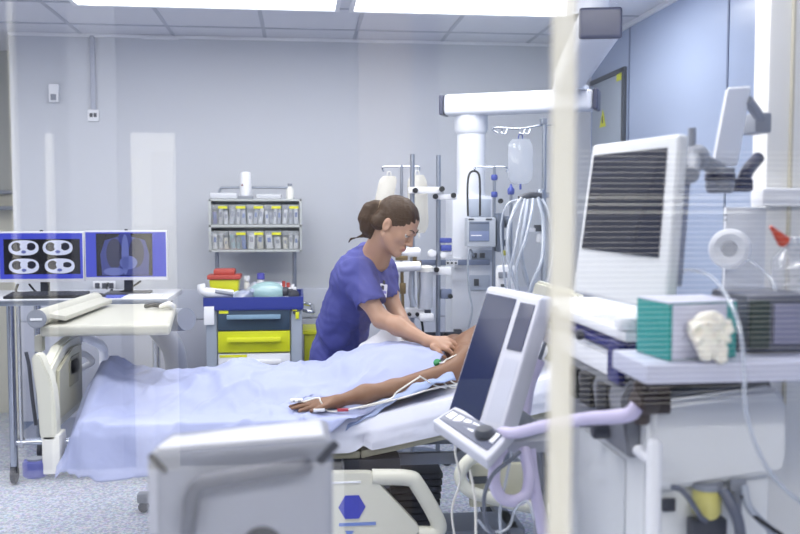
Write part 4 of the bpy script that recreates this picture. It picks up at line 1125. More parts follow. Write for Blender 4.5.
# folds
def scr(x, y, z):
    lo = np.clip((1.2-z)/.5, 0.15, 1)
    return (.008*fold(x, y, z, 26., .7)+.007*fold(x, z*.6, y, 47., 2.2)*lo+.003*fold(z, x, y, 85., 1.))
sd.warp(scr)
# neckline
sd.path([at(370, 244, 4.29), at(379, 254, 4.235), at(386, 276, 4.215)], [.066, .05, .012], .004) if False else None
for a, c, ra, rb in (((377, 243, 4.27), (383, 254, 4.21), .052, .044), ((382, 253, 4.22), (390, 284, 4.14), .042, .012)): sd.cap(at(*a), at(*c), ra, rb, .006, 'sub')
top = sd.build('scrub_top', M_scrub, rt, smooth=1)
b = MB(); dn = V((.55, -.8, .15)).normalized(); bc = at(383.5, 290.5, 4.165)
Rb = frame(-dn, (0.25, 0, 1)); b.obox(bc, (.042, .004, .062), Rb, .002); b.obox(bc+dn*.0025+Rb@V((0, 0, -.008)), (.032, .001, .012), Rb, 0, 1); b.obox(bc+dn*.0025+Rb@V((-.008, 0, .012)), (.016, .001, .02), Rb, 0, 2); b.obox(bc+Rb@V((0, 0, .038)), (.012, .006, .02), Rb, .002, 2)
b.build('id_badge', [mat('badge_white', 'dcdce6', .4), mat('badge_violet', '8b86c4', .4), M_darkgrey], top)
# trousers and shoes
sd = SDF((at(300, 372, 4.6).x-.05, 4.2, .0), (at(380, 372, 4.6).x+.1, 5.0, .8), .009)
for px, Y in ((331, 4.6), (344, 4.74)):
    h = at(px, 376, Y); sd.path([h, V((h.x+.03, Y-.02, .40)), V((h.x-.03, Y+.02, .10))], [.098, .078, .068], .03)
sd.plane((0, 0, .645), (0, 0, 1), .005); sd.plane((0, 0, .07), (0, 0, -1), .005)
sd.build('trousers', M_scrub, rt)
for px, Y in ((331, 4.6), (344, 4.74)):
    h = at(px, 372, Y); b = MB(); b.sph((h.x+.04, Y-.01, .045), (.135, .05, .044)); b.build('shoe', M_white, rt)
# hair
sd = SDF(hc-V((.32, .25, .28)), hc+V((.2, .25, .2)), .005)
T = lambda x, y, z: hc+Rn@V((x*HS, y*HS, z*HS))
sd.ell(T(0, -.018, .037), (.077*HS, .097*HS, .0835*HS), Rn, .01)
sd.cap(T(-.05, -.06, -.025), T(.05, -.06, -.025), .035*HS, None, .03)
sd.ell(T(0, .108, -.034), (.095*HS, .088*HS, .094*HS), Rn, .02, 'sub')
for q in (-1, 1): sd.ell(T(.086*q, -.010, -.012), (.022*HS, .021*HS, .034*HS), Rn, .008, 'sub')
sd.ell(T(0, .0, -.14), (.12, .12, .08), Rn, .02, 'sub')
# ponytail

sd.path([at(383, 207.5, 4.17), at(375, 206, 4.18), at(370, 210, 4.185), at(367.5, 218, 4.19), at(368, 227, 4.20), at(373, 238, 4.21)], [.022, .024, .034, .040, .035, .015], .02)
sd.path([at(371, 236, 4.21), at(362, 236, 4.21), at(351, 239, 4.22), at(348, 243, 4.22)], [.012, .006, .004, .002], .01)
sd.warp(lambda x, y, z: .0018*fold(x*2, y, z, 120., .3))
hr = sd.build('hair', M_hair, rt)
b = MB(); b.lathe([(.024, -.008), (.031, -.006), (.032, .006), (.024, .008)], at(380.5, 207, 4.173), at(372, 206, 4.18)-at(383, 208, 4.17), 16); b.build('hair_tie', mat('hair_tie', '8d7d62', .6), hr)
# ================================================================== SENSORS AND LEADS ON THE PATIENT
M_wire = mat('white_wire', 'e6e4dc', .4)
t = thing('pulse_sensor', at(296, 404, 3.555), 'white clip-on pulse sensor on the fingertips of the patient', 'sensor')
b = MB(); c = at(296.5, 403.2, 3.555); b.obox(c+V((0, 0, .011)), (.05, .034, .012), None, .005); b.obox(c+V((.004, 0, -.016)), (.045, .034, .008), None, .004); b.build('clip', M_white, t)
b = MB(); b.obox(c+V((.012, -.018, .012)), (.012, .003, .006)); b.obox(c+V((-.01, -.018, .012)), (.008, .003, .006)); b.build('mark', M_greyplas, t)
def wire(name, pts, r, m, lab, cat='wire', grp=None, seg=8):
    b = MB(); b.tube([at(*p) for p in pts], r, seg, n=8); return tag(b.build(name, m), lab, cat, grp)
wire('sensor_lead', [(303, 402, 3.52), (318, 398, 3.515), (321, 402, 3.50), (327, 410.5, 3.50), (340, 411, 3.48), (360, 407, 3.47), (390, 399, 3.49), (397, 392, 3.50), (418, 378, 3.50), (421, 377, 3.52), (434, 385, 3.55), (446, 388, 3.57)], .0032, M_wire, 'white lead looping round the wrist of the patient and up to the elbow')
wire('infusion_line', [(360, 408, 3.48), (390, 401, 3.50), (412, 395, 3.50), (428, 390, 3.53), (446, 386, 3.58), (470, 385, 3.62)], .0036, M_wire, 'thicker white line lying along the forearm towards the monitor')
wire('chest_lead', [(440, 366, 3.72), (446, 360, 3.72), (450, 358, 3.72), (462, 352, 3.76)], .003, M_wire, 'thin white lead running from the green electrode clip to the neck')
wire('chest_lead', [(438, 368, 3.68), (440, 376, 3.65), (446, 385, 3.62), (456, 388, 3.62), (470, 384, 3.66)], .003, M_wire, 'white lead hanging in a loop below the green electrode clip')
wire('chest_lead', [(452, 361, 3.72), (449, 371, 3.67), (450, 380, 3.64), (458, 385, 3.64)], .003, M_wire, 'white lead curving down the shoulder of the patient')
wire('black_tube', [(355, 398, 3.60), (359, 392, 3.61), (367, 390, 3.62), (374, 392.5, 3.62)], .0034, M_black, 'short dark arched tube on the sheet behind the forearm', 'tube')
b = MB(); c = at(437.5, 363, 3.72); b.lathe([(0, 0), (.017, 0), (.017, .006), (.011, .012), (.011, .02), (0, .022)], c, (-.3, -.8, .5), 16, 0); b.obox(c+V((.02, -.01, .0)), (.03, .012, .012), None, .003, 1)
tag(b.build('electrode_clip', [mat('clip_green', '1f8a4c', .4), M_white]), 'green electrode clip on the upper chest of the patient', 'electrode')
for px, m, l in ((319, M_white, 'white'), (343, mat('tag_red', 'a83a48', .5), 'red')):
    b = MB(); a = at(px, 410, 3.475); b.obox(a+V((0, 0, .0)), (.045, .012, .012), rotz(.05), .003); tag(b.build('line_connector', m), f'small {l} connector on the sheet just below the hand and wrist', 'connector')
# ================================================================== CEILING PENDANT
M_pend = mat('pendant_white', 'dfe3ec', .3); M_pcap = mat('pendant_cap', '3d4158', .35)
M_railblue = mat('rail_blue_grey', '75809c', .35, metal=.3); M_clampblue = mat('clamp_blue', '3b4a9e', .4)
pc0 = at(600, 24, 3.5); zA = pc0.z
pj = V((at(571, 70, 4.95).x, 4.95, zA+.0))
pe = V((at(446, 106, 5.3).x, 5.3, at(446, 106, 5.3).z)); ps = V((at(594, 97, 4.93).x, 4.93, pe.z))
t = thing('ceiling_pendant', (pc0.x, 3.6, CEIL-.01), 'white jointed ceiling pendant arm with dark end caps and a service column', 'pendant')
def beam(mb, a, c, w, h, bev=.03, m=0):
    d = (c-a); L = d.length; R = frame(d.normalized()); mb.obox((a+c)/2, (w, L, h), R, bev, m, 4)
b = MB(); beam(b, pc0, pj+V((0, .05, 0)), .165, .125, .035); b.build('upper_arm', M_pend, t)
b = MB(); d = (pc0-pj).normalized(); beam(b, pc0, pc0+d*.03, .168, .122, .03); b.build('end_cap', M_pcap, t)
b = MB(); mp = V((pc0.x+.0, 3.66, 0)); b.lathe([(.088, zA+.06), (.088, CEIL-.03), (.13, CEIL-.028), (.13, CEIL-.002), (0, CEIL-.002)], mp, seg=28); b.build('ceiling_mount', M_pend, t)
b = MB(); b.lathe([(0, pe.z+.05), (.10, pe.z+.05), (.10, pe.z+.075), (.085, pe.z+.08), (.085, zA-.05)], V((pj.x, pj.y, 0)), seg=28); b.build('joint', M_pend, t)
b = MB(); beam(b, ps, pe, .14, .122, .034); b.build('lower_arm', M_pend, t)
d = (pe-ps).normalized()
b = MB(); beam(b, pe+d*.001, pe+d*.024, .142, .118, .03); b.build('end_cap', M_pcap, t)
b = MB(); beam(b, ps-d*.03, ps-d*.001, .142, .118, .03); b.build('end_cap', M_pcap, t)
col = V((at(471, 150, 5.28).x, 5.28, 0)); zf0, zf1 = at(471, 131, 5.28).z, at(471, 113, 5.28).z; zs = at(471, 196, 5.28).z
b = MB(); b.lathe([(.086, zf0-.02), (.098, zf0), (.098, zf1-.005), (.105, zf1), (0, zf1)], col, seg=28); b.build('flange', M_pend, t)
b = MB(); b.lathe([(.084, zs-.02), (.084, zf0-.01)], col, seg=28); b.build('drop_tube', M_pend, t)
ze = .62
hx0, hx1 = at(451, 250, 5.2).x, at(493, 250, 5.2).x
b = MB(); b.box((hx0, 5.17, ze), (hx1, 5.42, zs), .02); b.build('service_head', M_pend, t)
b = MB(); pbox(b, 468, 199, 491, 217, 5.166, .006, .002); pbox(b, 470, 250, 494, 262, 5.160, .012, .003); pbox(b, 470, 275, 490, 290, 5.155, .016, .003); b.build('socket_panel', mat('panel_blue_grey', 'b2bccd', .4), t)
b = MB(); pbox(b, 472, 253, 477, 258, 5.152, .01, .002); pbox(b, 480, 253, 485, 258, 5.152, .01, .002); pbox(b, 474, 279, 479, 286, 5.148, .01, .002); b.build('outlet', M_darkgrey, t)
b = MB(); zr = at(450, 262.5, 5.1).z; b.box((at(414, 262, 5.1).x, 5.10, zr-.016), (at(490, 262, 5.1).x, 5.115, zr+.016), .003); pbox(b, 446, 260.5, 458, 265.5, 5.092, .006, .002, 1)
for px in (448, 452, 456): pbox(b, px-1, 262, px+.8, 264, 5.088, .005, .0005, 2)
pbox(b, 455, 258, 462, 268, 5.116, .06, .003, 1); b.build('equipment_rail', [M_railblue, M_white, M_darkgrey], t)
b = MB(); zr2 = at(446, 334.5, 5.1).z; b.box((at(425, 334, 5.1).x, 5.10, zr2-.014), (at(490, 334, 5.1).x, 5.115, zr2+.014), .003); pbox(b, 455, 330, 462, 338, 5.116, .06, .003); b.build('equipment_rail', M_darkgrey, t)
# ------------------------------------------------------------------ poles with hooks and bags
def knob(mb, px, py, Y, r=.016, m=0):
    p = at(px, py, Y); mb.cyl(p, p+V((0, -.03, 0)), r, seg=8, m=m, bev=.003)
def pole(name, px, y0, Y, r, lab, mats, z0=None, extra=None):
    a = at(px, y0, Y); bb = V((a.x, Y, z0 if z0 is not None else 0.0))
    t = thing(name, bb, lab, 'pole')
    b = MB(); b.cyl(bb, V((a.x, Y, a.z)), r, seg=16, bev=.003); b.build('tube', mats, t)
    if extra: extra(t, a)
    return t
def base5(t, a, Y):
    for k in range(5):
        q = 2*math.pi*k/5+.3; d = V((math.cos(q), math.sin(q), 0)); b = MB(); b.tube([V((a.x, Y, .11)), V((a.x, Y, .1))+d*.14, V((a.x, Y, .06))+d*.27], .016, 8, n=4); lg = b.build('base_leg', M_steel, t)
        b = MB(); c = V((a.x, Y, .03))+d*.27; b.cyl(c-V((0, .01, 0)), c+V((0, .01, 0)), .03, seg=14); b.build('castor', M_darkgrey, lg)
def hooks(t, px0, px1, py, Y, m=M_chrome, drop=5):
    b = MB(); b.tube([at(px0, py+drop, Y), at(px0-1.5, py+2, Y), at(px0+1, py, Y), at((px0+px1)/2, py, Y), at(px1-1, py, Y), at(px1+1.5, py+2, Y), at(px1, py+drop, Y)], .0055, 8, n=5); b.build('hook_bar', m, t)
def f_hooks(t, a): hooks(t, 384, 418, 166.5, 5.15)
pole('drip_stand', 401.5, 165, 5.15, .0085, 'thin steel drip stand with a double hook behind the nurse', M_steel, extra=lambda t, a: (f_hooks(t, a), base5(t, a, 5.15)))
def e1(t, a):
    b = MB(); pbox(b, 409, 187, 444, 193.5, 4.99, .03, .004); br = b.build('clamp_bar', M_white, t)
    b = MB(); knob(b, 415, 190.5, 4.99); knob(b, 441.5, 189, 4.99); b.build('knob', M_black, br)
    b = MB(); pbox(b, 406, 308, 424, 318, 4.985, .05, .006); br = b.build('clamp_block', M_white, t)
    b = MB(); knob(b, 401, 313, 4.985, .012); knob(b, 409, 314, 4.985, .012); knob(b, 417, 314, 4.985, .012); b.build('knob', M_black, br)
    b = MB(); p = at(412, 330, 5.02); b.cyl(p, V((p.x, 5.107-.009, p.z)), .01); b.build('rail_hook', M_steel, t)
pole('support_pole', 412.3, 154, 5.03, .0135, 'grey upright pole with a white clamp bar, left of the pair beside the nurse', M_steel, .0, e1)
def e2(t, a):
    b = MB(); pbox(b, 433, 194.3, 457, 199.5, 5.00, .026, .004); br = b.build('clamp_bar', M_white, t)
    b = MB(); knob(b, 435, 196.5, 5.01); knob(b, 453, 195.5, 5.01); b.build('knob', M_black, br)
    b = MB(); pbox(b, 433, 267, 451, 275, 5.01, .025, .005); br = b.build('clamp_block', M_white, t)
    b = MB(); knob(b, 436, 269.5, 5.01); knob(b, 450, 296, 5.02, .014); knob(b, 445, 334, 5.08, .014); knob(b, 461, 336, 5.08, .014); b.build('knob', M_black, br)
    b = MB(); pbox(b, 441, 289, 452, 299, 5.02, .03, .006); b.build('clamp_block', M_railblue, t)
    b = MB(); pbox(b, 440, 238, 452, 243, 5.02, .04, .005); pbox(b, 441, 245, 452, 251, 5.02, .05, .006); b.build('blue_valve', M_clampblue, t)
    b = MB(); p = at(431, 253, 5.03); b.cyl(p, p+V((0, -.04, 0)), .021, bev=.004, m=0); p = at(443, 255, 5.03); b.cyl(p, p+V((0, -.03, 0)), .018, bev=.004); pbox(b, 428, 251, 452, 256, 5.035, .02, .004); b.build('regulator', M_white, t)
pole('support_pole', 438.5, 155, 5.04, .0135, 'grey upright pole with clamps, right of the pair beside the nurse', M_steel, 0.0, e2)
# bags on the thin stand
M_bag = clear_mat('bag_cream', 'e6e3d6', .5, .05, .15)
def fluid_bag(px0, py0, px1, py1, Y, lab, lean=0, m=M_bag, th=.03, name='fluid_bag'):
    b = MB(); rowsf, rowsb = [], []
    n, k_ = 10, 8
    for i in range(n+1):
        v = i/n; rf, rb_ = [], []
        for k in range(k_+1):
            u = k/k_; x = px0+(px1-px0)*u+lean*(v-.5); w = 1-.35*max(0, (.12-v)/.12)-.45*max(0, (v-.85)/.15)**1.5
            xm = (px0+px1)/2+lean*(v-.5); x = xm+(x-xm)*w
            bul = th*math.sin(math.pi*u)**.7*math.sin(math.pi*min(1, v*.9+.1))**.6*(.5+.6*v)
            p = at(x, py0+(py1-py0)*v, Y); rf.append(p+V((0, -bul*.5, 0))); rb_.append(p+V((0, bul*.5+.001, 0)))
        rowsf.append(rf); rowsb.append(rb_)
    b.grid(rowsf); b.grid(rowsb)
    pm = at((px0+px1)/2+lean*.5, py1, Y); b.cyl(pm, pm+V((0, 0, -.03)), .006, m=1)
    pm = at((px0+px1)/2-lean*.5, py0, Y); b.tube([pm+V((-.012, 0, 0)), pm+V((-.008, 0, .022)), pm+V((.008, 0, .022)), pm+V((.012, 0, 0))], .003, 6, m=1)
    return tag(b.build(name, [m, M_clampblue if name == 'infusion_bag' else M_offwhite]), lab, 'bag')
fluid_bag(376, 176, 394, 214, 5.13, 'cream fluid bag on the left hook of the drip stand, behind the ponytail', -8)
fluid_bag(408, 175, 428, 233, 5.13, 'long cream fluid bag on the right hook of the drip stand', 2)
# breathing circuit humidifier
t = thing('humidifier', at(408, 270, 4.9), 'two white horizontal cylinders of a humidifier on the rail beside the nurse', 'humidifier')
b = MB(); a, c = at(402, 252.5, 4.93), at(420, 252, 4.93); b.cyl(a, c, .026, bev=.006); b.build('cylinder', M_white, t)
b = MB(); a, c = at(394, 267, 4.9), at(420.5, 266, 4.9); b.cyl(a, c, .027, bev=.006); b.build('cylinder', M_white, t)
b = MB(); pbox(b, 396, 256, 408, 260.5, 4.9, .05, .005); pbox(b, 413, 254, 417, 264, 4.93, .03, .003); b.box((at(418, 262, 5.1).x-.012, 4.94, zr-.018), (at(418, 262, 5.1).x-.001, 5.10, zr+.018), .003); b.build('valve', mat('brass_dark', '7a6a4a', .35, metal=.6), t)
b = MB(); p = at(402, 272, 4.92); q = at(403, 312, 4.92); b.cyl(q, p, .009); pbox(b, 400, 283, 406, 294, 4.91, .03, .004, 0); b.build('stem', MATS['brass_dark'], t)
t = thing('suction_canister', at(432, 312, 5.0), 'clear suction canister hanging below the blue grey rail', 'canister')
b = MB(); cb = at(425, 309, 4.97); b.lathe([(0, 0), (.036, 0), (.042, .01), (.046, .2), (.048, .21)], cb, seg=24); b.build('jar', clear_mat('canister_clear', 'e4e8f0', .35, .08), t)
b = MB(); b.lathe([(.05, .21), (.05, .235), (.03, .245), (0, .245)], cb, seg=24); b.build('lid', M_offwhite, t)
t = thing('small_pump', at(428, 322, 4.97), 'small white rounded pump below the suction canister', 'pump')
b = MB(); pbox(b, 419.5, 313.5, 434.5, 322, 4.93, .08, .018); b.build('shell', M_white, t)
b = MB(); pbox(b, 425, 309.7, 431, 313.4, 4.95, .03, .004); b.build('coupling', M_darkgrey, t)
def hose(name, pts, r, m, lab, grp=None, rib=0, cat='hose', seg=10, n=8):
    b = MB(); b.tube([at(*p) for p in pts], r, seg, n=n, rib=rib); return tag(b.build(name, m, sharp=60), lab, cat, grp)
M_hoseg = mat('grey_hose', 'a2aab8', .35); M_hosed = mat('dark_grey_hose', '5a6070', .4); M_hosec = clear_mat('clear_hose', 'cdd6e4', .55, .12, .1)
hose('cable', [(419, 268, 5.0), (420, 285, 4.99), (419, 305, 5.0), (423, 330, 5.02), (421, 345, 5.05)], .007, M_black, 'black cable hanging between the two upright poles', cat='cable')
hose('grey_hose', [(412, 272, 4.96), (411, 292, 4.95), (414, 306, 4.95)], .016, M_hoseg, 'grey hose hanging from the humidifier down to the white clamp block')
# ------------------------------------------------------------------ infusion monitor on the service column
t = thing('patient_monitor', at(483, 247, 5.0), 'small grey two-screen monitor on the service column', 'monitor')
b = MB(); pbox(b, 467.5, 217.5, 496, 247, 4.98, .1, .008); b.build('case', mat('case_light_grey', 'b9c0cb', .4), t)
b = MB(); pbox(b, 469, 221.5, 489.5, 241.5, 4.976, .005, .001); sc_ = b.build('screen', mat('screen_slate', '7f8ca8', .25, emit=.6), t)
b = MB(); pbox(b, 470, 231, 489, 240.5, 4.9735, .002, .0004); b.build('readout', mat('readout_blue', '8a99c8', .25, emit=.6), sc_)
b = MB(); pbox(b, 470, 222.5, 489, 224, 4.9735, .002, .0004); pbox(b, 471, 235, 482, 236, 4.9725, .001, .0002, 1); b.build('readout', [mat('readout_dark', '4b5670', .3), M_white], sc_)
b = MB(); pbox(b, 468.5, 218.5, 474, 220, 4.977, .003, .0005); pbox(b, 486, 218.5, 492, 220, 4.977, .003, .0005); b.build('button', M_darkgrey, t)
b = MB(); pbox(b, 496.3, 213, 505, 252, 5.0, .08, .014); p = at(504, 222, 5.04); b.cyl(p, p+V((.04, 0, 0)), .034, bev=.006); p = at(504, 243, 5.04); b.cyl(p, p+V((.03, 0, 0)), .02, bev=.005); pbox(b, 480, 222, 490, 240, 5.08, .08, .004); b.build('clamp', mat('clamp_slate', '555f72', .4), t)
hose('cable', [(468, 216, 5.03), (467.5, 190, 5.03), (469, 175, 5.03), (474, 171, 5.03), (479, 175, 5.03), (480, 190, 5.03), (480, 216, 5.03)], .006, M_black, 'black cable rising in a tall loop above the two-screen monitor', cat='cable')
hose('white_cable', [(474, 256, 5.12), (470, 250, 5.06), (468, 262, 5.05), (469, 290, 5.05), (472, 310, 5.05), (468, 330, 5.06)], .006, M_hoseg, 'grey cable dropping from the sockets of the service column', cat='cable')
# poles to the right
def e3(t, a):
    hooks(t, 476, 506, 167, 5.1)
    for y in (177.5, 194.5):
        b = MB(); p = at(494.3, y, 5.1); b.lathe([(0, -.016), (.016, -.016), (.019, -.008), (.019, .008), (.016, .016), (0, .016)], p, seg=14); b.build('blue_collar', M_clampblue, t)
    b = MB(); knob(b, 500, 201, 5.09, .015); b.build('knob', M_black, t)
pole('drip_stand', 494.3, 166, 5.1, .0095, 'steel drip stand with two blue collars beside the two-screen monitor', M_steel, extra=lambda t, a: (e3(t, a), base5(t, a, 5.1)))
def e4(t, a):
    b = MB(); b.tube([at(498, 133, 4.8), at(493, 130, 4.8), at(496, 127.5, 4.8), at(520, 128.5, 4.8), at(544, 125, 4.8), at(572, 126, 4.8)], .0055, 8, n=5)
    for px in (503, 521, 526): b.tube([at(px, 128, 4.8), at(px-1.5, 132.5, 4.79), at(px+2, 134, 4.78), at(px+4, 129, 4.8)], .004, 6, n=5)
    b.build('hook_bar', M_chrome, t)
    b = MB(); pbox(b, 541.5, 118, 547.5, 124, 4.775, .045, .004); b.build('clamp_block', M_steel, t)
pole('drip_stand', 544.5, 119, 4.8, .0125, 'tall steel drip stand with a wide hook bar holding the clear infusion bag', M_steel, extra=lambda t, a: (e4(t, a), base5(t, a, 4.8)))
fluid_bag(508, 139, 533, 184, 4.79, 'large clear infusion bag on the wide hook bar', 0, clear_mat('bag_clear', 'd5dce8', .28, .06, .12), .05, 'infusion_bag')
def e5(t, a):
    b = MB(); p = at(511, 191, 4.95); b.lathe([(0, -.02), (.017, -.02), (.02, -.008), (.02, .01), (.01, .022), (.004, .04), (0, .04)], p, seg=14); b.build('blue_collar', M_clampblue, t)
pole('support_pole', 511, 189, 4.95, .009, 'thin steel pole topped by a blue collar below the clear infusion bag', M_steel, extra=e5)
# hose bracket and breathing hoses
t = thing('hose_bracket', at(530, 204, 4.7), 'grey bracket holding the bundle of clear breathing hoses', 'bracket')
b = MB(); a, c = at(519, 199, 4.72), at(541, 196, 4.72); b.tube([a, a.lerp(c, .5)+V((0, 0, .012)), c], .018, 10); b.build('clamp_arm', M_darkgrey, t)
b = MB(); p = at(541, 195, 4.74); b.lathe([(0, -.03), (.026, -.03), (.03, 0), (.02, .03), (0, .035)], p, seg=16); b.box((p.x-.01, 4.75, p.z-.015), (at(544.5, 195, 4.8).x+.015, 4.785, p.z+.015), .004); b.build('hub', M_steel, t)
HZ = [
 ([(522, 198, 4.70), (515, 208, 4.69), (508, 232, 4.67), (509, 262, 4.66), (517, 288, 4.68), (524, 312, 4.7)], .010, M_hosec),
 ([(525, 199, 4.69), (520, 220, 4.64), (514, 252, 4.62), (509, 280, 4.63), (512, 304, 4.66)], .008, M_hosec),
 ([(528, 200, 4.68), (525, 222, 4.61), (521, 250, 4.59), (526, 278, 4.6), (535, 300, 4.62)], .011, M_hoseg),
 ([(533, 199, 4.66), (531, 215, 4.57), (525, 240, 4.55), (516, 270, 4.56), (519, 296, 4.58)], .008, M_hosec),
 ([(538, 199, 4.66), (543, 222, 4.6), (542, 258, 4.52), (532, 284, 4.52), (525, 306, 4.53)], .010, M_hosec),
 ([(542, 199, 4.67), (549, 214, 4.65), (553, 246, 4.63), (549, 278, 4.61), (537, 300, 4.6), (530, 310, 4.6)], .010, M_hosec),
 ([(537, 198, 4.70), (545, 210, 4.71), (547, 245, 4.71), (545, 280, 4.71), (548, 312, 4.71)], .012, M_hoseg),
 ([(520, 199, 4.73), (507, 205, 4.74), (501, 226, 4.75), (503, 262, 4.75), (506, 290, 4.75)], .006, M_hosec)]
HL = ['clear breathing hose sweeping out leftmost but one from the grey bracket', 'clear breathing hose second in from the thin left tube of the bundle', 'grey hose hanging straight in the left half of the hose bundle', 'clear breathing hose hanging in the middle of the bundle', 'clear breathing hose crossing behind the top of the tilted monitor from the hub', 'clear breathing hose bulging out furthest right in the bundle', 'grey hose hanging straight down from the right of the hub', 'thinnest clear tube sweeping out furthest left from the grey bracket']
for (pts, r, m), lab in zip(HZ, HL): hose('breathing_hose', pts, r, m, lab, 'hoses hanging from the grey bracket', rib=.10, n=14)
t = thing('gas_module', at(531, 231, 4.6), 'small white gas module with a dark front hanging among the hoses', 'module')
b = MB(); pbox(b, 536, 225, 549, 231.5, 4.72, .05, .004); b.build('case', M_darkgrey, t)
b = MB(); pbox(b, 528, 228, 535.7, 232, 4.73, .03, .004); p = at(541, 243, 4.74); b.cyl(p, p+V((0, -.0, .05)), .026, bev=.006); b.build('adapter', M_white, t)
t = thing('heated_humidifier', at(506, 300, 4.88), 'white rounded humidifier with a small grey display below the two-screen monitor', 'humidifier')
b = MB(); pbox(b, 497, 265, 517, 300, 4.86, .07, .03); b.build('shell', M_white, t)
b = MB(); pbox(b, 498.5, 272, 507, 278, 4.855, .006, .001); b.build('display', M_greyplas, t)
b = MB(); pbox(b, 501, 284, 506, 287, 4.853, .01, .002); b.build('button', M_darkgrey, t)
b = MB(); p = at(507, 300, 4.9); b.cyl(V((p.x, 4.9, 0)), p, .02); b.build('stand', M_steel, t)
b = MB(); p = at(503.5, 253, 4.93); b.obox(p, (.024, .02, .03), rotz(.3), .006); tag(b.build('valve_cap', mat('cap_olive', 'a3a13e', .5)), 'small olive valve cap right of the two-screen monitor', 'cap')
# ================================================================== TILTED MONITOR UNIT IN THE MIDDLE
M_tm = mat('unit_white', 'c4c6d2', .35); M_dscr = mat('dark_screen', '222a4c', .12, spec=.25); M_dscr2 = mat('dark_screen_lower', '3c4a5e', .12)
def quad_unit(c4, back, mb, bev=.012, m=0, seg=3):
    mb.hexa(list(c4)+[p+back for p in c4], m, bev, seg)
def bil(c4, u, v, off=0):
    TL, TR, BR, BL = c4; n = (TR-TL).cross(BL-TL).normalized()
    return TL.lerp(TR, u).lerp(BL.lerp(BR, u), v)-n*off
def facing(c4):
    TL, TR, BR, BL = c4; n = (TR-TL).cross(BL-TL).normalized()
    return n if n.dot(CAM-TL) > 0 else -n
def patch(mb, c4, u0, v0, u1, v1, off, th=.002, m=0):
    n = facing(c4); q = [bil(c4, u, v)+n*off for u, v in ((u0, v0), (u1, v0), (u1, v1), (u0, v1))]
    mb.hexa(q+[p+n*th for p in q], m)
F = [at(487, 286, 2.86), at(541, 297, 2.6), at(499, 440, 2.5), at(443, 425, 2.76)]
n = facing(F); back = -n*.02+V((.045, .04, .0))
t = thing('ventilator_monitor', V((at(540, 460, 2.72).x, 2.72, 0)), 'tilted white touch-screen monitor unit on a trolley at the head end of the bed', 'monitor')
b = MB(); quad_unit(F, back, b, .014, seg=4); b.build('housing', M_tm, t)
b = MB(); patch(b, F, .045, .05, .61, .945, .0, .003); b.build('screen', [M_dscr], t)
b = MB(); patch(b, F, .70, .065, .95, .40, .0, .003); b.build('side_screen', [M_dscr], t)
sc2 = None
b = MB(); patch(b, F, .70, .46, .95, .90, 0, .001); b.build('label_strip', mat('strip_lilac', 'b9bccb', .4), t)
T4 = [at(455, 406, 2.74), at(514, 430, 2.5), at(487, 460, 2.42), at(432, 420, 2.66)]
b = MB(); b.hexa(T4+[p+V((.006, .01, -.035)) for p in T4], 0, .008, 3); tr = b.build('control_tray', M_tm, t)
def tp(u, v): return T4[0].lerp(T4[1], u).lerp(T4[3].lerp(T4[2], u), v)
tn = (T4[1]-T4[0]).cross(T4[3]-T4[0]).normalized(); tn = tn if tn.z > 0 else -tn
b = MB(); q = [tp(.05, .18), tp(.93, .2), tp(.92, .8), tp(.05, .8)]; b.hexa(q+[p+tn*.002 for p in q]); b.build('keypad', mat('keypad_slate', '5f6478', .35), tr)
b = MB()
for k in range(4):
    u = .09+.13*k; q = [tp(u, .32), tp(u+.10, .32), tp(u+.10, .62), tp(u, .62)]; b.hexa([p+tn*.002 for p in q]+[p+tn*.005 for p in q])
q = [tp(.85, .3), tp(.91, .3), tp(.91, .6), tp(.85, .6)]; b.hexa([p+tn*.002 for p in q]+[p+tn*.005 for p in q]); b.build('key', M_white, tr)
b = MB(); c = tp(.74, .5); b.lathe([(0, .002), (.028, .002), (.03, .008), (.024, .024), (0, .027)], c, tn, 24); b.build('rotary_knob', M_darkgrey, tr)
xp = at(541, 460, 2.78).x
b = MB(); b.tube([bil(F, .6, .8)+back*1.0, V((xp-.05, 2.74, at(530, 425, 2.74).z)), V((xp, 2.78, at(550, 430, 2.78).z))], .026, 12, n=5); b.build('support_arm', M_greyplas, t)
b = MB(); zsh = at(520, 436, 2.7).z; b.box((at(500, 436, 2.66).x, 2.64, zsh-.04), (xp+.03, 2.86, zsh), .012); b.build('trolley_shelf', mat('shelf_grey', 'a9acb8', .4), t)
b = MB(); b.cyl((xp, 2.78, .08), (xp, 2.78, zsh-.038), .022); b.cyl((xp+.0, 2.78, zsh-.002), (xp, 2.78, at(550, 420, 2.78).z), .022); b.build('trolley_post', M_greyplas, t)
b = MB(); b.box((xp-.34, 2.62, .07), (xp+.03, 2.94, .12), .02); b.build('trolley_base', M_greyplas, t)
for x in (xp-.30, xp-.01):
    for y in (2.64, 2.92): b = MB(); b.cyl((x, y-.012, .035), (x, y+.012, .035), .035, seg=16, bev=.004); b.build('castor', M_darkgrey, t)
M_lav = mat('lavender_hose', 'c9c2e0', .35); 
hose('lavender_hose', [(500, 431, 2.54), (515, 433, 2.45), (545, 426, 2.3), (585, 419, 2.1), (612, 417, 1.98), (630, 414, 1.93), (637, 406, 1.925)], .0165, M_lav, 'lavender corrugated hose running across to the ventilator body', rib=.05, n=12)
hose('lavender_hose', [(503, 448, 2.55), (496, 462, 2.53), (494, 482, 2.52), (501, 497, 2.52), (514, 501, 2.52), (526, 494, 2.53), (529, 476, 2.54), (526, 458, 2.56), (524, 449, 2.58)], .0175, M_lav, 'lavender hose hanging in a U-shaped loop below the tilted monitor', rib=.05, n=12)
hose('lavender_hose', [(530, 449, 2.6), (532, 470, 2.58), (536, 495, 2.56), (541, 520, 2.55), (545, 545, 2.55)], .018, M_lav, 'lavender hose dropping towards the floor right of the loop', rib=.05, n=12)
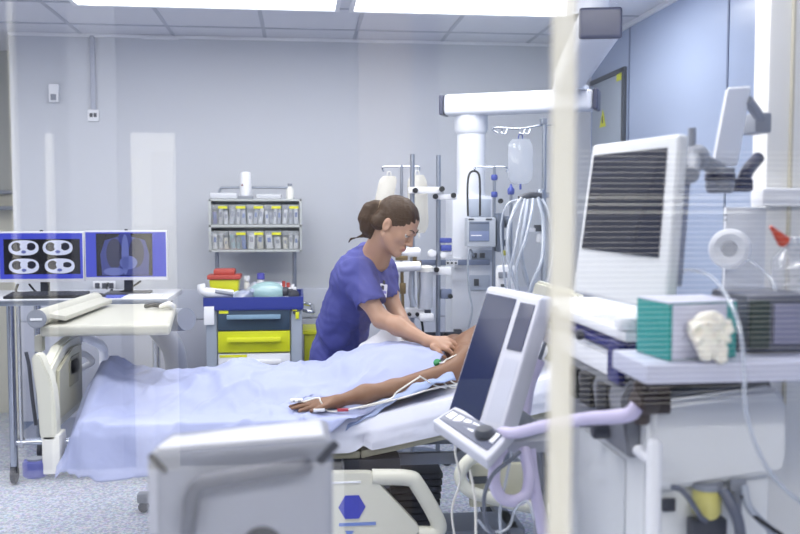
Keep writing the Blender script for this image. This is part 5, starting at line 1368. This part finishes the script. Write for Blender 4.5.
hose('lavender_hose', [(522, 428, 2.9), (526, 410, 2.92), (530, 385, 2.93), (540, 360, 2.94)], .018, M_lav, 'lavender hose rising behind the tilted monitor', rib=.05, n=12)
for k, (pts, r, m, lab) in enumerate((
  ([(516, 424, 2.9), (524, 398, 2.92), (536, 370, 2.94), (546, 340, 2.94)], .007, M_hosed, 'dark grey cable slanting up behind the tilted monitor'),
  ([(520, 452, 2.5), (508, 462, 2.47), (492, 476, 2.46), (484, 500, 2.46), (490, 530, 2.46), (520, 545, 2.46)], .006, M_hosed, 'dark grey cable curving down left across the lavender loop'),
  ([(470, 470, 2.6), (475, 500, 2.58), (476, 540, 2.56)], .004, M_wire, 'thin pale tube hanging left of the lavender loop'),
  ([(512, 452, 2.58), (506, 480, 2.56), (500, 512, 2.55), (502, 545, 2.55)], .0045, M_hosec, 'clear thin tube hanging inside the lavender loop'),
  ([(478, 520, 2.5), (490, 532, 2.5), (508, 528, 2.5), (516, 508, 2.5), (528, 502, 2.49), (534, 520, 2.48)], .004, M_hosec, 'clear thin tube looping low under the lavender hoses'),
  ([(542, 449, 2.7), (545, 480, 2.69), (538, 510, 2.69), (548, 545, 2.69)], .007, M_hosed, 'dark cable hanging next to the trolley post'),
  ([(459, 428, 2.9), (455, 450, 2.92), (460, 480, 2.93), (452, 510, 2.94), (456, 545, 2.94)], .004, M_wire, 'thin cream tube hanging in front of the bed rail left of the tilted monitor'),
  ([(549, 452, 2.74), (552, 490, 2.73), (551, 545, 2.73)], .008, M_hoseg, 'grey hose hanging behind the trolley post'))):
    hose('thin_tube', pts, r, m, lab, cat='tube')
# ================================================================== ANAESTHESIA / VENTILATOR MACHINE ON THE RIGHT
M_van = mat('machine_white', 'dcdfe2', .4); M_vdk = mat('machine_grey', '74777f', .45); M_vtop = mat('machine_top', '666a73', .5)
mx0, mx1, my0, my1 = .80, 1.135, 2.0, 2.5
zb_, zt_m = at(655, 489, my0).z, at(655, 402, my0).z
t = thing('ventilator', ((mx0+mx1)/2, (my0+my1)/2, 0), 'large white and grey ventilator machine on the right with a navy striped worktop', 'ventilator')
zlow = .45
b = MB(); b.box((mx0, my0+.012, zlow), (mx1-.02, my1, zt_m-.05), .012); b.build('cabinet', M_van, t)
b = MB()
prof = [(mx0+.004, zb_+.0), (mx1-.012, zb_+.035), (mx1, zb_+.06), (mx1, zt_m-.0), (mx1-.03, zt_m+.035), (mx0+.012, zt_m-.0), (mx0+.0, zt_m-.03)]
b.prism([V((x, my0-.03, z)) for x, z in prof], (0, .041, 0), 0, .012, 3); b.build('side_cover', M_van, t)
b = MB(); b.hexa([(mx0+.0, my0+.013, zt_m-.049), (mx1-.02, my0+.013, zt_m-.049), (mx1-.02, my1, zt_m-.049), (mx0, my1, zt_m-.049), (mx0+.02, my0+.013, zt_m+.005), (mx1-.02, my0+.013, zt_m+.04), (mx1-.02, my1, zt_m+.04), (mx0+.02, my1, zt_m+.005)], 0, .008); b.build('top_cover', M_vtop, t)
# control front, facing the bed
b = MB(); zc0, zc1 = zt_m-.14, zt_m+.06
b.prism([V((mx0-.03, my0+.03, zc0)), V((mx0-.001, my0+.03, zc0)), V((mx0-.001, my0+.03, zc1)), V((mx0-.015, my0+.03, zc1)), V((mx0-.05, my0+.03, zc1-.06))], (0, my1-my0-.02, 0), 0, .005); cp = b.build('control_panel', M_vdk, t)
for (y0, y1, z0, z1) in ((2.12, 2.19, .0, .05), (2.24, 2.33, .0, .055), (2.36, 2.44, .0, .05)):
    b = MB(); b.box((mx0-.056, y0, zc1-.125+z0), (mx0-.03, y1, zc1-.075+z1*.6), .003); b.build('display', M_black, cp)
b = MB()
for y in (2.16, 2.28): b.cyl((mx0-.075, y, zc0+.035), (mx0-.03, y, zc0+.035), .02, bev=.004)
b.build('knob', M_darkgrey, cp)
b = MB(); p = at(640, 402, 1.95); b.cyl(V((mx0-.05, 1.94, p.z)), V((mx0+.0, 1.955, p.z)), .03, bev=.005); b.cyl(V((mx0-.03, 1.95, p.z-.05)), V((mx0-.03, 1.95, p.z+.05)), .02, bev=.004); b.box((mx0-.03, 1.95, p.z-.03), (mx0+.04, 1.969, p.z+.03), .005); b.build('hose_port', mat('port_brown', '4b423e', .4), t)
b = MB(); b.box((mx0-.006, my0+.12, zlow+.05), (mx0-.0, my1-.02, zc0-.03), .004); b.build('front_door', mat('door_grey', 'ccd0d4', .4), t)
# worktop
zw = at(640, 331, 2.05).z
wx0 = .765
b = MB(); b.box((wx0, 2.05, zw-.028), (1.13, 2.9, zw), .008); b.build('worktop', M_white, t)
b = MB(); b.box((wx0+.008, 2.06, zw-.062), (1.12, 2.89, zw-.0285), .004); b.box((wx0-.012, 2.1, zw-.055), (wx0+.007, 2.86, zw-.038), .005); b.build('navy_band', M_navy, t)
b = MB(); b.box((wx0+.004, 2.056, zt_m+.045), (1.12, 2.89, zw-.0625), .006); dr = b.build('drawer_unit', M_white2, t)
b = MB(); b.box((wx0-.004, 2.15, zw-.125), (wx0+.0035, 2.8, zw-.075), .002); b.build('drawer', M_white, dr)
b = MB(); b.box((wx0-.016, 2.05, zt_m+.03), (wx0+.003, 2.13, zw-.03), .006); b.build('navy_post', M_navy, t)
b = MB(); b.cyl((wx0+.02, 2.08, zw+.0005), (wx0+.02, 2.08, zw+.03), .035, bev=.006); b.build('post_cap', M_white, t)
b = MB(); b.cyl((wx0-.03, 2.33, zw-.047), (wx0-.012, 2.33, zw-.047), .013, bev=.003); b.build('rail_knob', M_darkgrey, t)
b = MB(); b.box((mx0+.0, my0-.02, .1), (mx1+.0, 2.88, zlow+.03), .02); b.build('plinth', M_vdk, t)
b = MB(); b.box((mx0+.02, 2.52, zlow+.031), (1.1, 2.86, zt_m+.044), .012); b.build('rear_cabinet', M_van, t)
for x in (mx0, mx1-.06):
    for y in (2.04, 2.8): b = MB(); b.cyl((x+.02, y-.014, .055), (x+.02, y+.014, .055), .055, seg=18, bev=.005); b.box((x, y-.018, .06), (x+.04, y+.018, .101)); b.build('castor', M_darkgrey, t)
# upright white tube in front of the machine corner
a, c = at(654.5, 440, 1.87), at(654.5, 534, 1.87)
b = MB(); b.cyl(V((a.x, 1.87, .3)), V((a.x, 1.87, a.z)), .0165, bev=.005); b.cyl((a.x, 1.87, at(650, 462, 1.87).z), (a.x, 1.965, at(650, 462, 1.87).z), .013); b.cyl((a.x, 1.87, .33), (a.x, 1.985, .33), .013); b.build('bumper_tube', M_white, t)
b = MB(); pbox(b, 663, 499, 676, 512, 2.0, .011, .002, 0); p = at(680, 490, 1.97); b.build('outlet', M_darkgrey, t)
b = MB(); wt = at(707, 488, 1.985)
b.lathe([(.032, 0), (.034, -.01), (.034, -.055), (.02, -.075), (.012, -.085), (0, -.085)], V((wt.x, 1.985, wt.z)), seg=20, m=0); b.lathe([(.0135, -.0855), (.014, -.11), (0, -.11)], V((wt.x, 1.985, wt.z)), seg=14, m=1); b.lathe([(0, .014), (.036, .014), (.036, .0005)], V((wt.x, 1.985, wt.z)), seg=20, m=1); b.build('water_trap', [mat('trap_yellow', 'cfc877', .3), M_greyplas], t)
b = MB(); pbox(b, 692, 519, 728, 545, 1.96, .035, .006); b.build('power_unit', M_darkgrey, t)
b = MB(); p = at(737, 484, 1.985); b.cyl(V((p.x, 1.985, p.z-.08)), V((p.x, 1.985, p.z)), .012); b.obox(V((p.x, 1.985, p.z-.0)), (.04, .02, .03), None, .004); b.build('gas_coupling', M_greyplas, t)
hose('mains_cable', [(671, 487, 1.95), (680, 489, 1.94), (690, 500, 1.93), (700, 516, 1.94), (706, 521, 1.95)], .0065, M_hosed, 'dark power cord curling under the ventilator side cover', cat='cable')
hose('grey_hose', [(723, 490, 1.95), (731, 505, 1.93), (738, 520, 1.92), (742, 545, 1.92)], .013, M_hosed, 'thick grey hose hanging below the right corner of the ventilator')
hose('grey_hose', [(744, 486, 1.95), (748, 505, 1.93), (760, 520, 1.92), (770, 530, 1.92), (775, 548, 1.92)], .009, M_hoseg, 'thinner grey hose curving right below the ventilator')
hose('mains_cable', [(742, 495, 1.94), (750, 512, 1.93), (764, 523, 1.9), (782, 535, 1.9)], .005, M_black, 'black cord lying lowest right under the ventilator', cat='cable')
# ------------------------------------------------------------------ display
Fd = [at(592, 145, 2.44), at(679, 133, 2.05), at(665, 313, 2.03), at(572, 292, 2.42)]
nd = facing(Fd); bk = -nd*.032
t = thing('ventilator_display', (Fd[2]+Fd[3])/2, 'large white framed display turned towards the bed above the ventilator', 'display')
b = MB(); quad_unit(Fd, bk, b, .012, seg=4); b.build('frame', M_van, t)
b = MB(); patch(b, Fd, .055, .075, .90, .70, 0, .0025); sc_ = b.build('screen', mat('display_dark', '3d404e', .15, emit=.8), t)
b = MB(); patch(b, Fd, .64, .085, .885, .69, .0027, .0006); b.build('side_field', mat('display_field', '343747', .15, emit=.8), sc_)
b = MB()
for k in range(7): patch(b, Fd, .08, .12+.08*k, .60, .125+.08*k, .0027, .0006)
b.build('trace_line', mat('display_line', '666a80', .2, emit=.7), sc_)
b = MB(); q = [p+bk*1.001 for p in (bil(Fd, .2, .15), bil(Fd, .95, .15), bil(Fd, .95, .85), bil(Fd, .2, .85))]; b.hexa(q+[p+bk*.9 for p in q], 0, .01); b.build('rear_shell', mat('shell_slate', '8d94a8', .4), t)
# swivel arm to the column
h0 = bil(Fd, 1, .22)+bk*1.3
p1 = at(696, 158, 2.16); p2 = at(719, 171, 2.2)
b = MB(); b.tube([h0, p1, p2], .02, 12, n=6); b.build('swivel_link', M_greyplas, t)
b = MB(); b.sph(p1, .034); b.cyl(at(692, 141, 2.16)-V((0, 0, .03)), at(692, 128, 2.16), .010); b.build('ball_joint', M_greyplas, t)
b = MB(); p = at(720, 180, 2.2); b.lathe([(0, -.033), (.03, -.033), (.036, -.02), (.036, .03), (0, .034)], p, seg=20, m=0); b.lathe([(.0365, -.002), (.038, .0), (.038, .014), (.0365, .016)], p, seg=20, m=1); b.build('elbow', [M_greyplas, M_pcap], t)
ar = [at(713, 166, 2.18), at(738, 166, 2.24), at(752, 85, 2.24), at(728, 87, 2.18)]
b = MB(); b.hexa(ar+[p+V((.012, .04, 0)) for p in ar], 0, .01, 3); b.build('spring_arm', M_white, t)
b = MB(); p = at(741, 185, 2.24); b.obox(p, (.05, .04, .035), rotz(.2), .008, 0); b.tube([p, at(748, 170, 2.26), at(758, 158, 2.3)], .017, 10, m=0); b.build('clamp', [M_pcap], t)
b = MB(); a = at(755, 112, 2.28); c = at(772, 133, 2.28); b.box((a.x, 2.28, c.z), (c.x, 2.37, a.z), .008); b.tube([at(747, 100, 2.24), at(756, 112, 2.27), at(762, 122, 2.3)], .014, 8); b.build('wall_clamp', M_greyplas, t)
# ------------------------------------------------------------------ white supply column at the right edge
cxl = at(752, 100, 2.46).x; cxr_ = at(860, 100, 2.38).x
t = thing('supply_column', ((cxl+cxr_)/2, 2.5, .7), 'broad white supply column reaching up to the ceiling at the right edge', 'column')
zsh_ = at(700, 352, 1.9).z
b = MB(); b.box((cxl, 2.372, .0), (cxr_, 2.46, CEIL-.001), .015); b.build('column_body', mat('column_white', 'e8e8e6', .35), t)
b = MB(); b.box((at(792, 100, 2.36).x, 2.362, .9), (at(795, 100, 2.36).x, 2.373, CEIL-.05), .002); b.build('seam_strip', mat('seam_cream', 'cfcab8', .5), t)
b = MB(); b.box((mx1+.012, 1.955, zsh_-.042), (1.42, 2.371, zsh_), .006); b.box((.70, 1.755, zsh_-.042), (1.42, 1.957, zsh_), .006); b.build('shelf', mat('shelf_lilac', 'c2c5d8', .35), t)
b = MB(); pbox(b, 762, 188, 840, 206, 2.30, .07, .012); b.build('handrail', M_white, t)
b = MB(); pa, pc_ = at(723, 344, 2.375), at(800, 207, 2.375); b.box((pa.x, 2.375, pa.z), (pc_.x, 2.39, pc_.z), .004); b.build('equipment_panel', mat('panel_white', 'dadde3', .35), t)
b = MB()
for y in (214, 219): pbox(b, 725, y, 727, y+2, 2.37, .005, .0005)
b.build('screw', M_greyplas, t)
# things on the shelf
z0 = zsh_+.001
A_, B_, C_ = at(668, 360, 1.78), at(634, 356, 1.93), at(736, 356, 1.82)
A2, B2, C2 = V((A_.x, A_.y, z0)), V((B_.x, B_.y, z0)), V((C_.x, C_.y, z0)); D2 = B2+(C2-A2)
B2 = V((at(636, 356, 1.92).x, 1.92, z0)); D2 = B2+(C2-A2)
H = V((0, 0, at(668, 304, 1.78).z-z0))
t = thing('glove_box', (A2+D2)/2, 'teal and white box of disposable gloves on the shelf, a cream glove pulled out', 'glove box')
b = MB(); b.hexa([A2, C2, D2, B2, A2+H, C2+H, D2+H, B2+H], 0, .003); bx = b.build('carton', mat('carton_teal', '2f9490', .5), t)
fN = (C2-A2).cross(V((0, 0, 1))).normalized(); fN = fN if fN.y < 0 else -fN
def fp(u, v): return A2+(C2-A2)*u+H*v
b = MB(); q = [fp(.05, .02), fp(.84, .02), fp(.84, .98), fp(.05, .98)]; b.hexa(q+[p+fN*.002 for p in q]); q = [A2+H, C2+H, D2+H, B2+H]; q = [p+V((0, 0, .0005)) for p in q]; b.hexa(q+[p+V((0, 0, .002)) for p in q]); b.build('white_panel', mat('carton_lilac', 'c9cbdd', .5), bx)
b = MB(); c = fp(.42, .55)+fN*.0025; r_ = (C2-A2).normalized()
b.flat([c+r_*(.028*math.cos(k*math.pi/12))+V((0, 0, .014*math.sin(k*math.pi/12))) for k in range(24)]); b.build('opening', mat('opening_shadow', '55606a', .7), bx)
g = fp(.44, .50)+fN*.024
sd = SDF(g-V((.12, .07, .12)), g+V((.12, .05, .09)), .0045)
sd.ell(g+V((.0, -.004, .004)), (.044, .026, .038), k=.01)
sd.cap(g+V((-.012, -.014, -.012)), g+V((-.008, -.022, -.044)), .019, .012, .010); sd.cap(g+V((.014, -.014, -.012)), g+V((.018, -.024, -.050)), .019, .012, .008)
for k in range(12):
    a0 = k*2.4; p0 = g+V((.028*math.cos(a0)*(1-.04*k), -.012-.0012*k, .026*math.sin(a0)*(1-.04*k))); d0 = V((math.cos(a0+1.3), -.35, math.sin(a0+1.3)))*.024
    sd.cap(p0, p0+d0, .011, .008, .004)
sd.warp(lambda x, y, z: .0045*fold(x, y, z, 78., 1.1)+.0025*fold(z, x, y, 150., .5))
sd.build('glove', mat('latex_cream', 'f0ecdf', .55, sss=.1), t)
ga, gc = at(746, 350, 1.86), at(815, 294, 1.86)
t = thing('grey_device', V(((ga.x+gc.x)/2, 1.94, z0)), 'dark grey box-shaped device on the shelf at the right edge', 'device')
b = MB(); b.box((ga.x, 1.86, z0), (gc.x, 2.04, gc.z), .012); b.build('case', mat('device_grey', '6a6e7c', .35, metal=.3), t)
b = MB(); b.box((ga.x+.004, 1.852, z0+.01), (ga.x+.05, 1.86, gc.z-.012), .004); b.build('front_plate', mat('device_dark', '3f4a48', .3), t)
b = MB(); b.box((ga.x+.06, 1.854, z0+.02), (gc.x-.01, 1.86, gc.z-.02), .003); b.build('side_plate', mat('device_lilac', '8587a0', .35), t)
dcx = at(730, 249, 2.3)
t = thing('round_drum', dcx, 'white round drum-shaped device with a hollow face on the supply column', 'device')  # drum-shaped device, gives no light
ax = V((-.5, -.86, .05))
b = MB(); b.lathe([(0, .018), (.02, .018), (.022, .03), (.040, .034), (.051, .028), (.054, .015), (.054, -.015), (.044, -.025), (0, -.025)], dcx, ax, 32); b.build('drum', M_white, t)
b = MB(); b.lathe([(0, .0185), (.018, .0185), (.018, .0195), (0, .02)], dcx, ax, 24); b.build('grille', mat('drum_shade', 'c9ccd3', .5), t)
b = MB(); e = V((dcx.x+.03, 2.374, dcx.z)); b.cyl(dcx-ax*.024, e, .016); b.build('mount_arm', M_white, t)
t = thing('oxygen_flowmeter', at(790, 295, 1.95), 'clear plastic flask with an orange-red nozzle on top of the dark grey device', 'flask')
zg = gc.z+.001; fp_ = at(792, 280, 1.97)
b = MB(); b.lathe([(0, 0), (.04, 0), (.045, .01), (.045, .07), (.02, .1), (.016, .12), (0, .12)], V((fp_.x, 1.97, zg)), seg=20); b.build('flask', clear_mat('flask_clear', 'dfe3ec', .3, .1), t)
b = MB(); p, q = at(784, 242, 1.97), at(770, 226, 1.95); b.cyl(p, q, .015, .003, bev=.002); b.build('nozzle', mat('nozzle_red', 'cf4a30', .45), t)
b = MB(); b.tube([V((fp_.x, 1.97, zg+.12)), at(797, 256, 1.97), at(792, 249, 1.97), at(785, 243, 1.97)], .014, 10); b.build('elbow_tube', MATS['flask_clear'], t)
t.name = 'suction_flask'
hose('white_hose', [(681, 272, 2.2), (690, 270, 2.1), (710, 276, 1.95), (728, 298, 1.72), (740, 330, 1.66), (744, 370, 1.66), (746, 410, 1.68), (758, 450, 1.72), (778, 482, 1.76), (812, 512, 1.8)], .0042, M_hosec, 'clear white hose arching over the glove box and down past the ventilator')
hose('white_cable', [(748, 260, 2.1), (758, 266, 2.05), (772, 280, 1.98), (776, 292, 1.95)], .004, M_hosec, 'thin clear tube from the round white device to the grey device', cat='tube')
# ================================================================== GREY EQUIPMENT CASE CLOSE TO THE GLASS
YE = 1.62
M_case = mat('case_grey', '8d919d', .35, vary=.06, vscale=8); M_caset = mat('case_top', 'dcdee6', .3, vary=.05, vscale=12)
q0, q1 = at(146, 452, YE), at(333, 438, YE)
t = thing('equipment_case', V(((q0.x+q1.x)/2, YE+.15, 0)), 'grey equipment case with a dark tube handle standing close to the glass, seen blurred', 'equipment case')
zl = .28
top_f = [V((q0.x, YE, q0.z)), V((q1.x, YE, q1.z))]
bt0, bt1 = at(150, 441, YE+.2), at(331, 424, YE+.2)
b = MB(); b.hexa([V((q0.x, YE, zl)), V((q1.x, YE, zl)), V((q1.x, YE+.26, zl)), V((q0.x, YE+.26, zl)), top_f[0], top_f[1], V((q1.x-.0, YE+.26, bt1.z)), V((q0.x, YE+.26, bt0.z))], 0, .022, 4); b.build('shell', M_case, t)
b = MB(); e = .016
tl = [V((q0.x+e, YE+.012, q0.z+.0)), V((q1.x-e, YE+.012, q1.z+.0)), V((q1.x-e, YE+.24, bt1.z-.004)), V((q0.x+e, YE+.24, bt0.z-.004))]
b.hexa([p-V((0, 0, .006)) for p in tl]+[p+V((0, 0, .006)) for p in tl], 0, .005); b.build('top_pad', M_caset, t)
b = MB(); b.tube([at(188, 530, YE-.001), at(190, 512, YE-.028), at(192, 497, YE-.028), at(199, 486, YE-.028), at(214, 481, YE-.028), at(260, 473, YE-.028), at(296, 467, YE-.028), at(306, 466, YE-.001)], .0145, 12, n=6); b.build('tube_handle', mat('handle_dark', '50535f', .4), t)
b = MB(); p = at(262, 548, YE); b.cyl(p+V((0, -.004, 0)), p+V((0, .004, 0)), .04, seg=28); b.build('round_port', M_black, t)
b = MB(); pbox(b, 149, 470, 157, 534, YE-.003, .0028, .0005); b.build('edge_trim', mat('edge_trim', 'a9acb8', .4), t)
b = MB(); p = at(330, 444, YE-.001); b.obox(p+V((-.004, .0, -.016)), (.016, .004, .05), Matrix.Rotation(.75, 3, 'Y'), .002); p = at(158, 458, YE-.001); b.obox(p+V((0, 0, -.01)), (.012, .004, .045), Matrix.Rotation(-.7, 3, 'Y'), .002); b.build('corner_guard', M_darkgrey, t)
b = MB(); b.box((q0.x+.05, YE+.04, .09), (q1.x-.05, YE+.22, zl+.01), .012); b.build('pedestal', M_greyplas, t)
for x in (q0.x+.05, q1.x-.05):
    for y in (YE+.05, YE+.21): b = MB(); b.cyl((x-.012, y, .045), (x+.012, y, .045), .045, seg=16, bev=.004); b.box((x-.015, y-.01, .05), (x+.015, y+.01, .1)); b.build('castor', M_darkgrey, t)
# sheets of paper lying under the bed head
b = MB(); b.box((at(405, 462, 3.95).x, 3.6, .44), (at(470, 462, 3.95).x, 3.62, .441)) if False else None
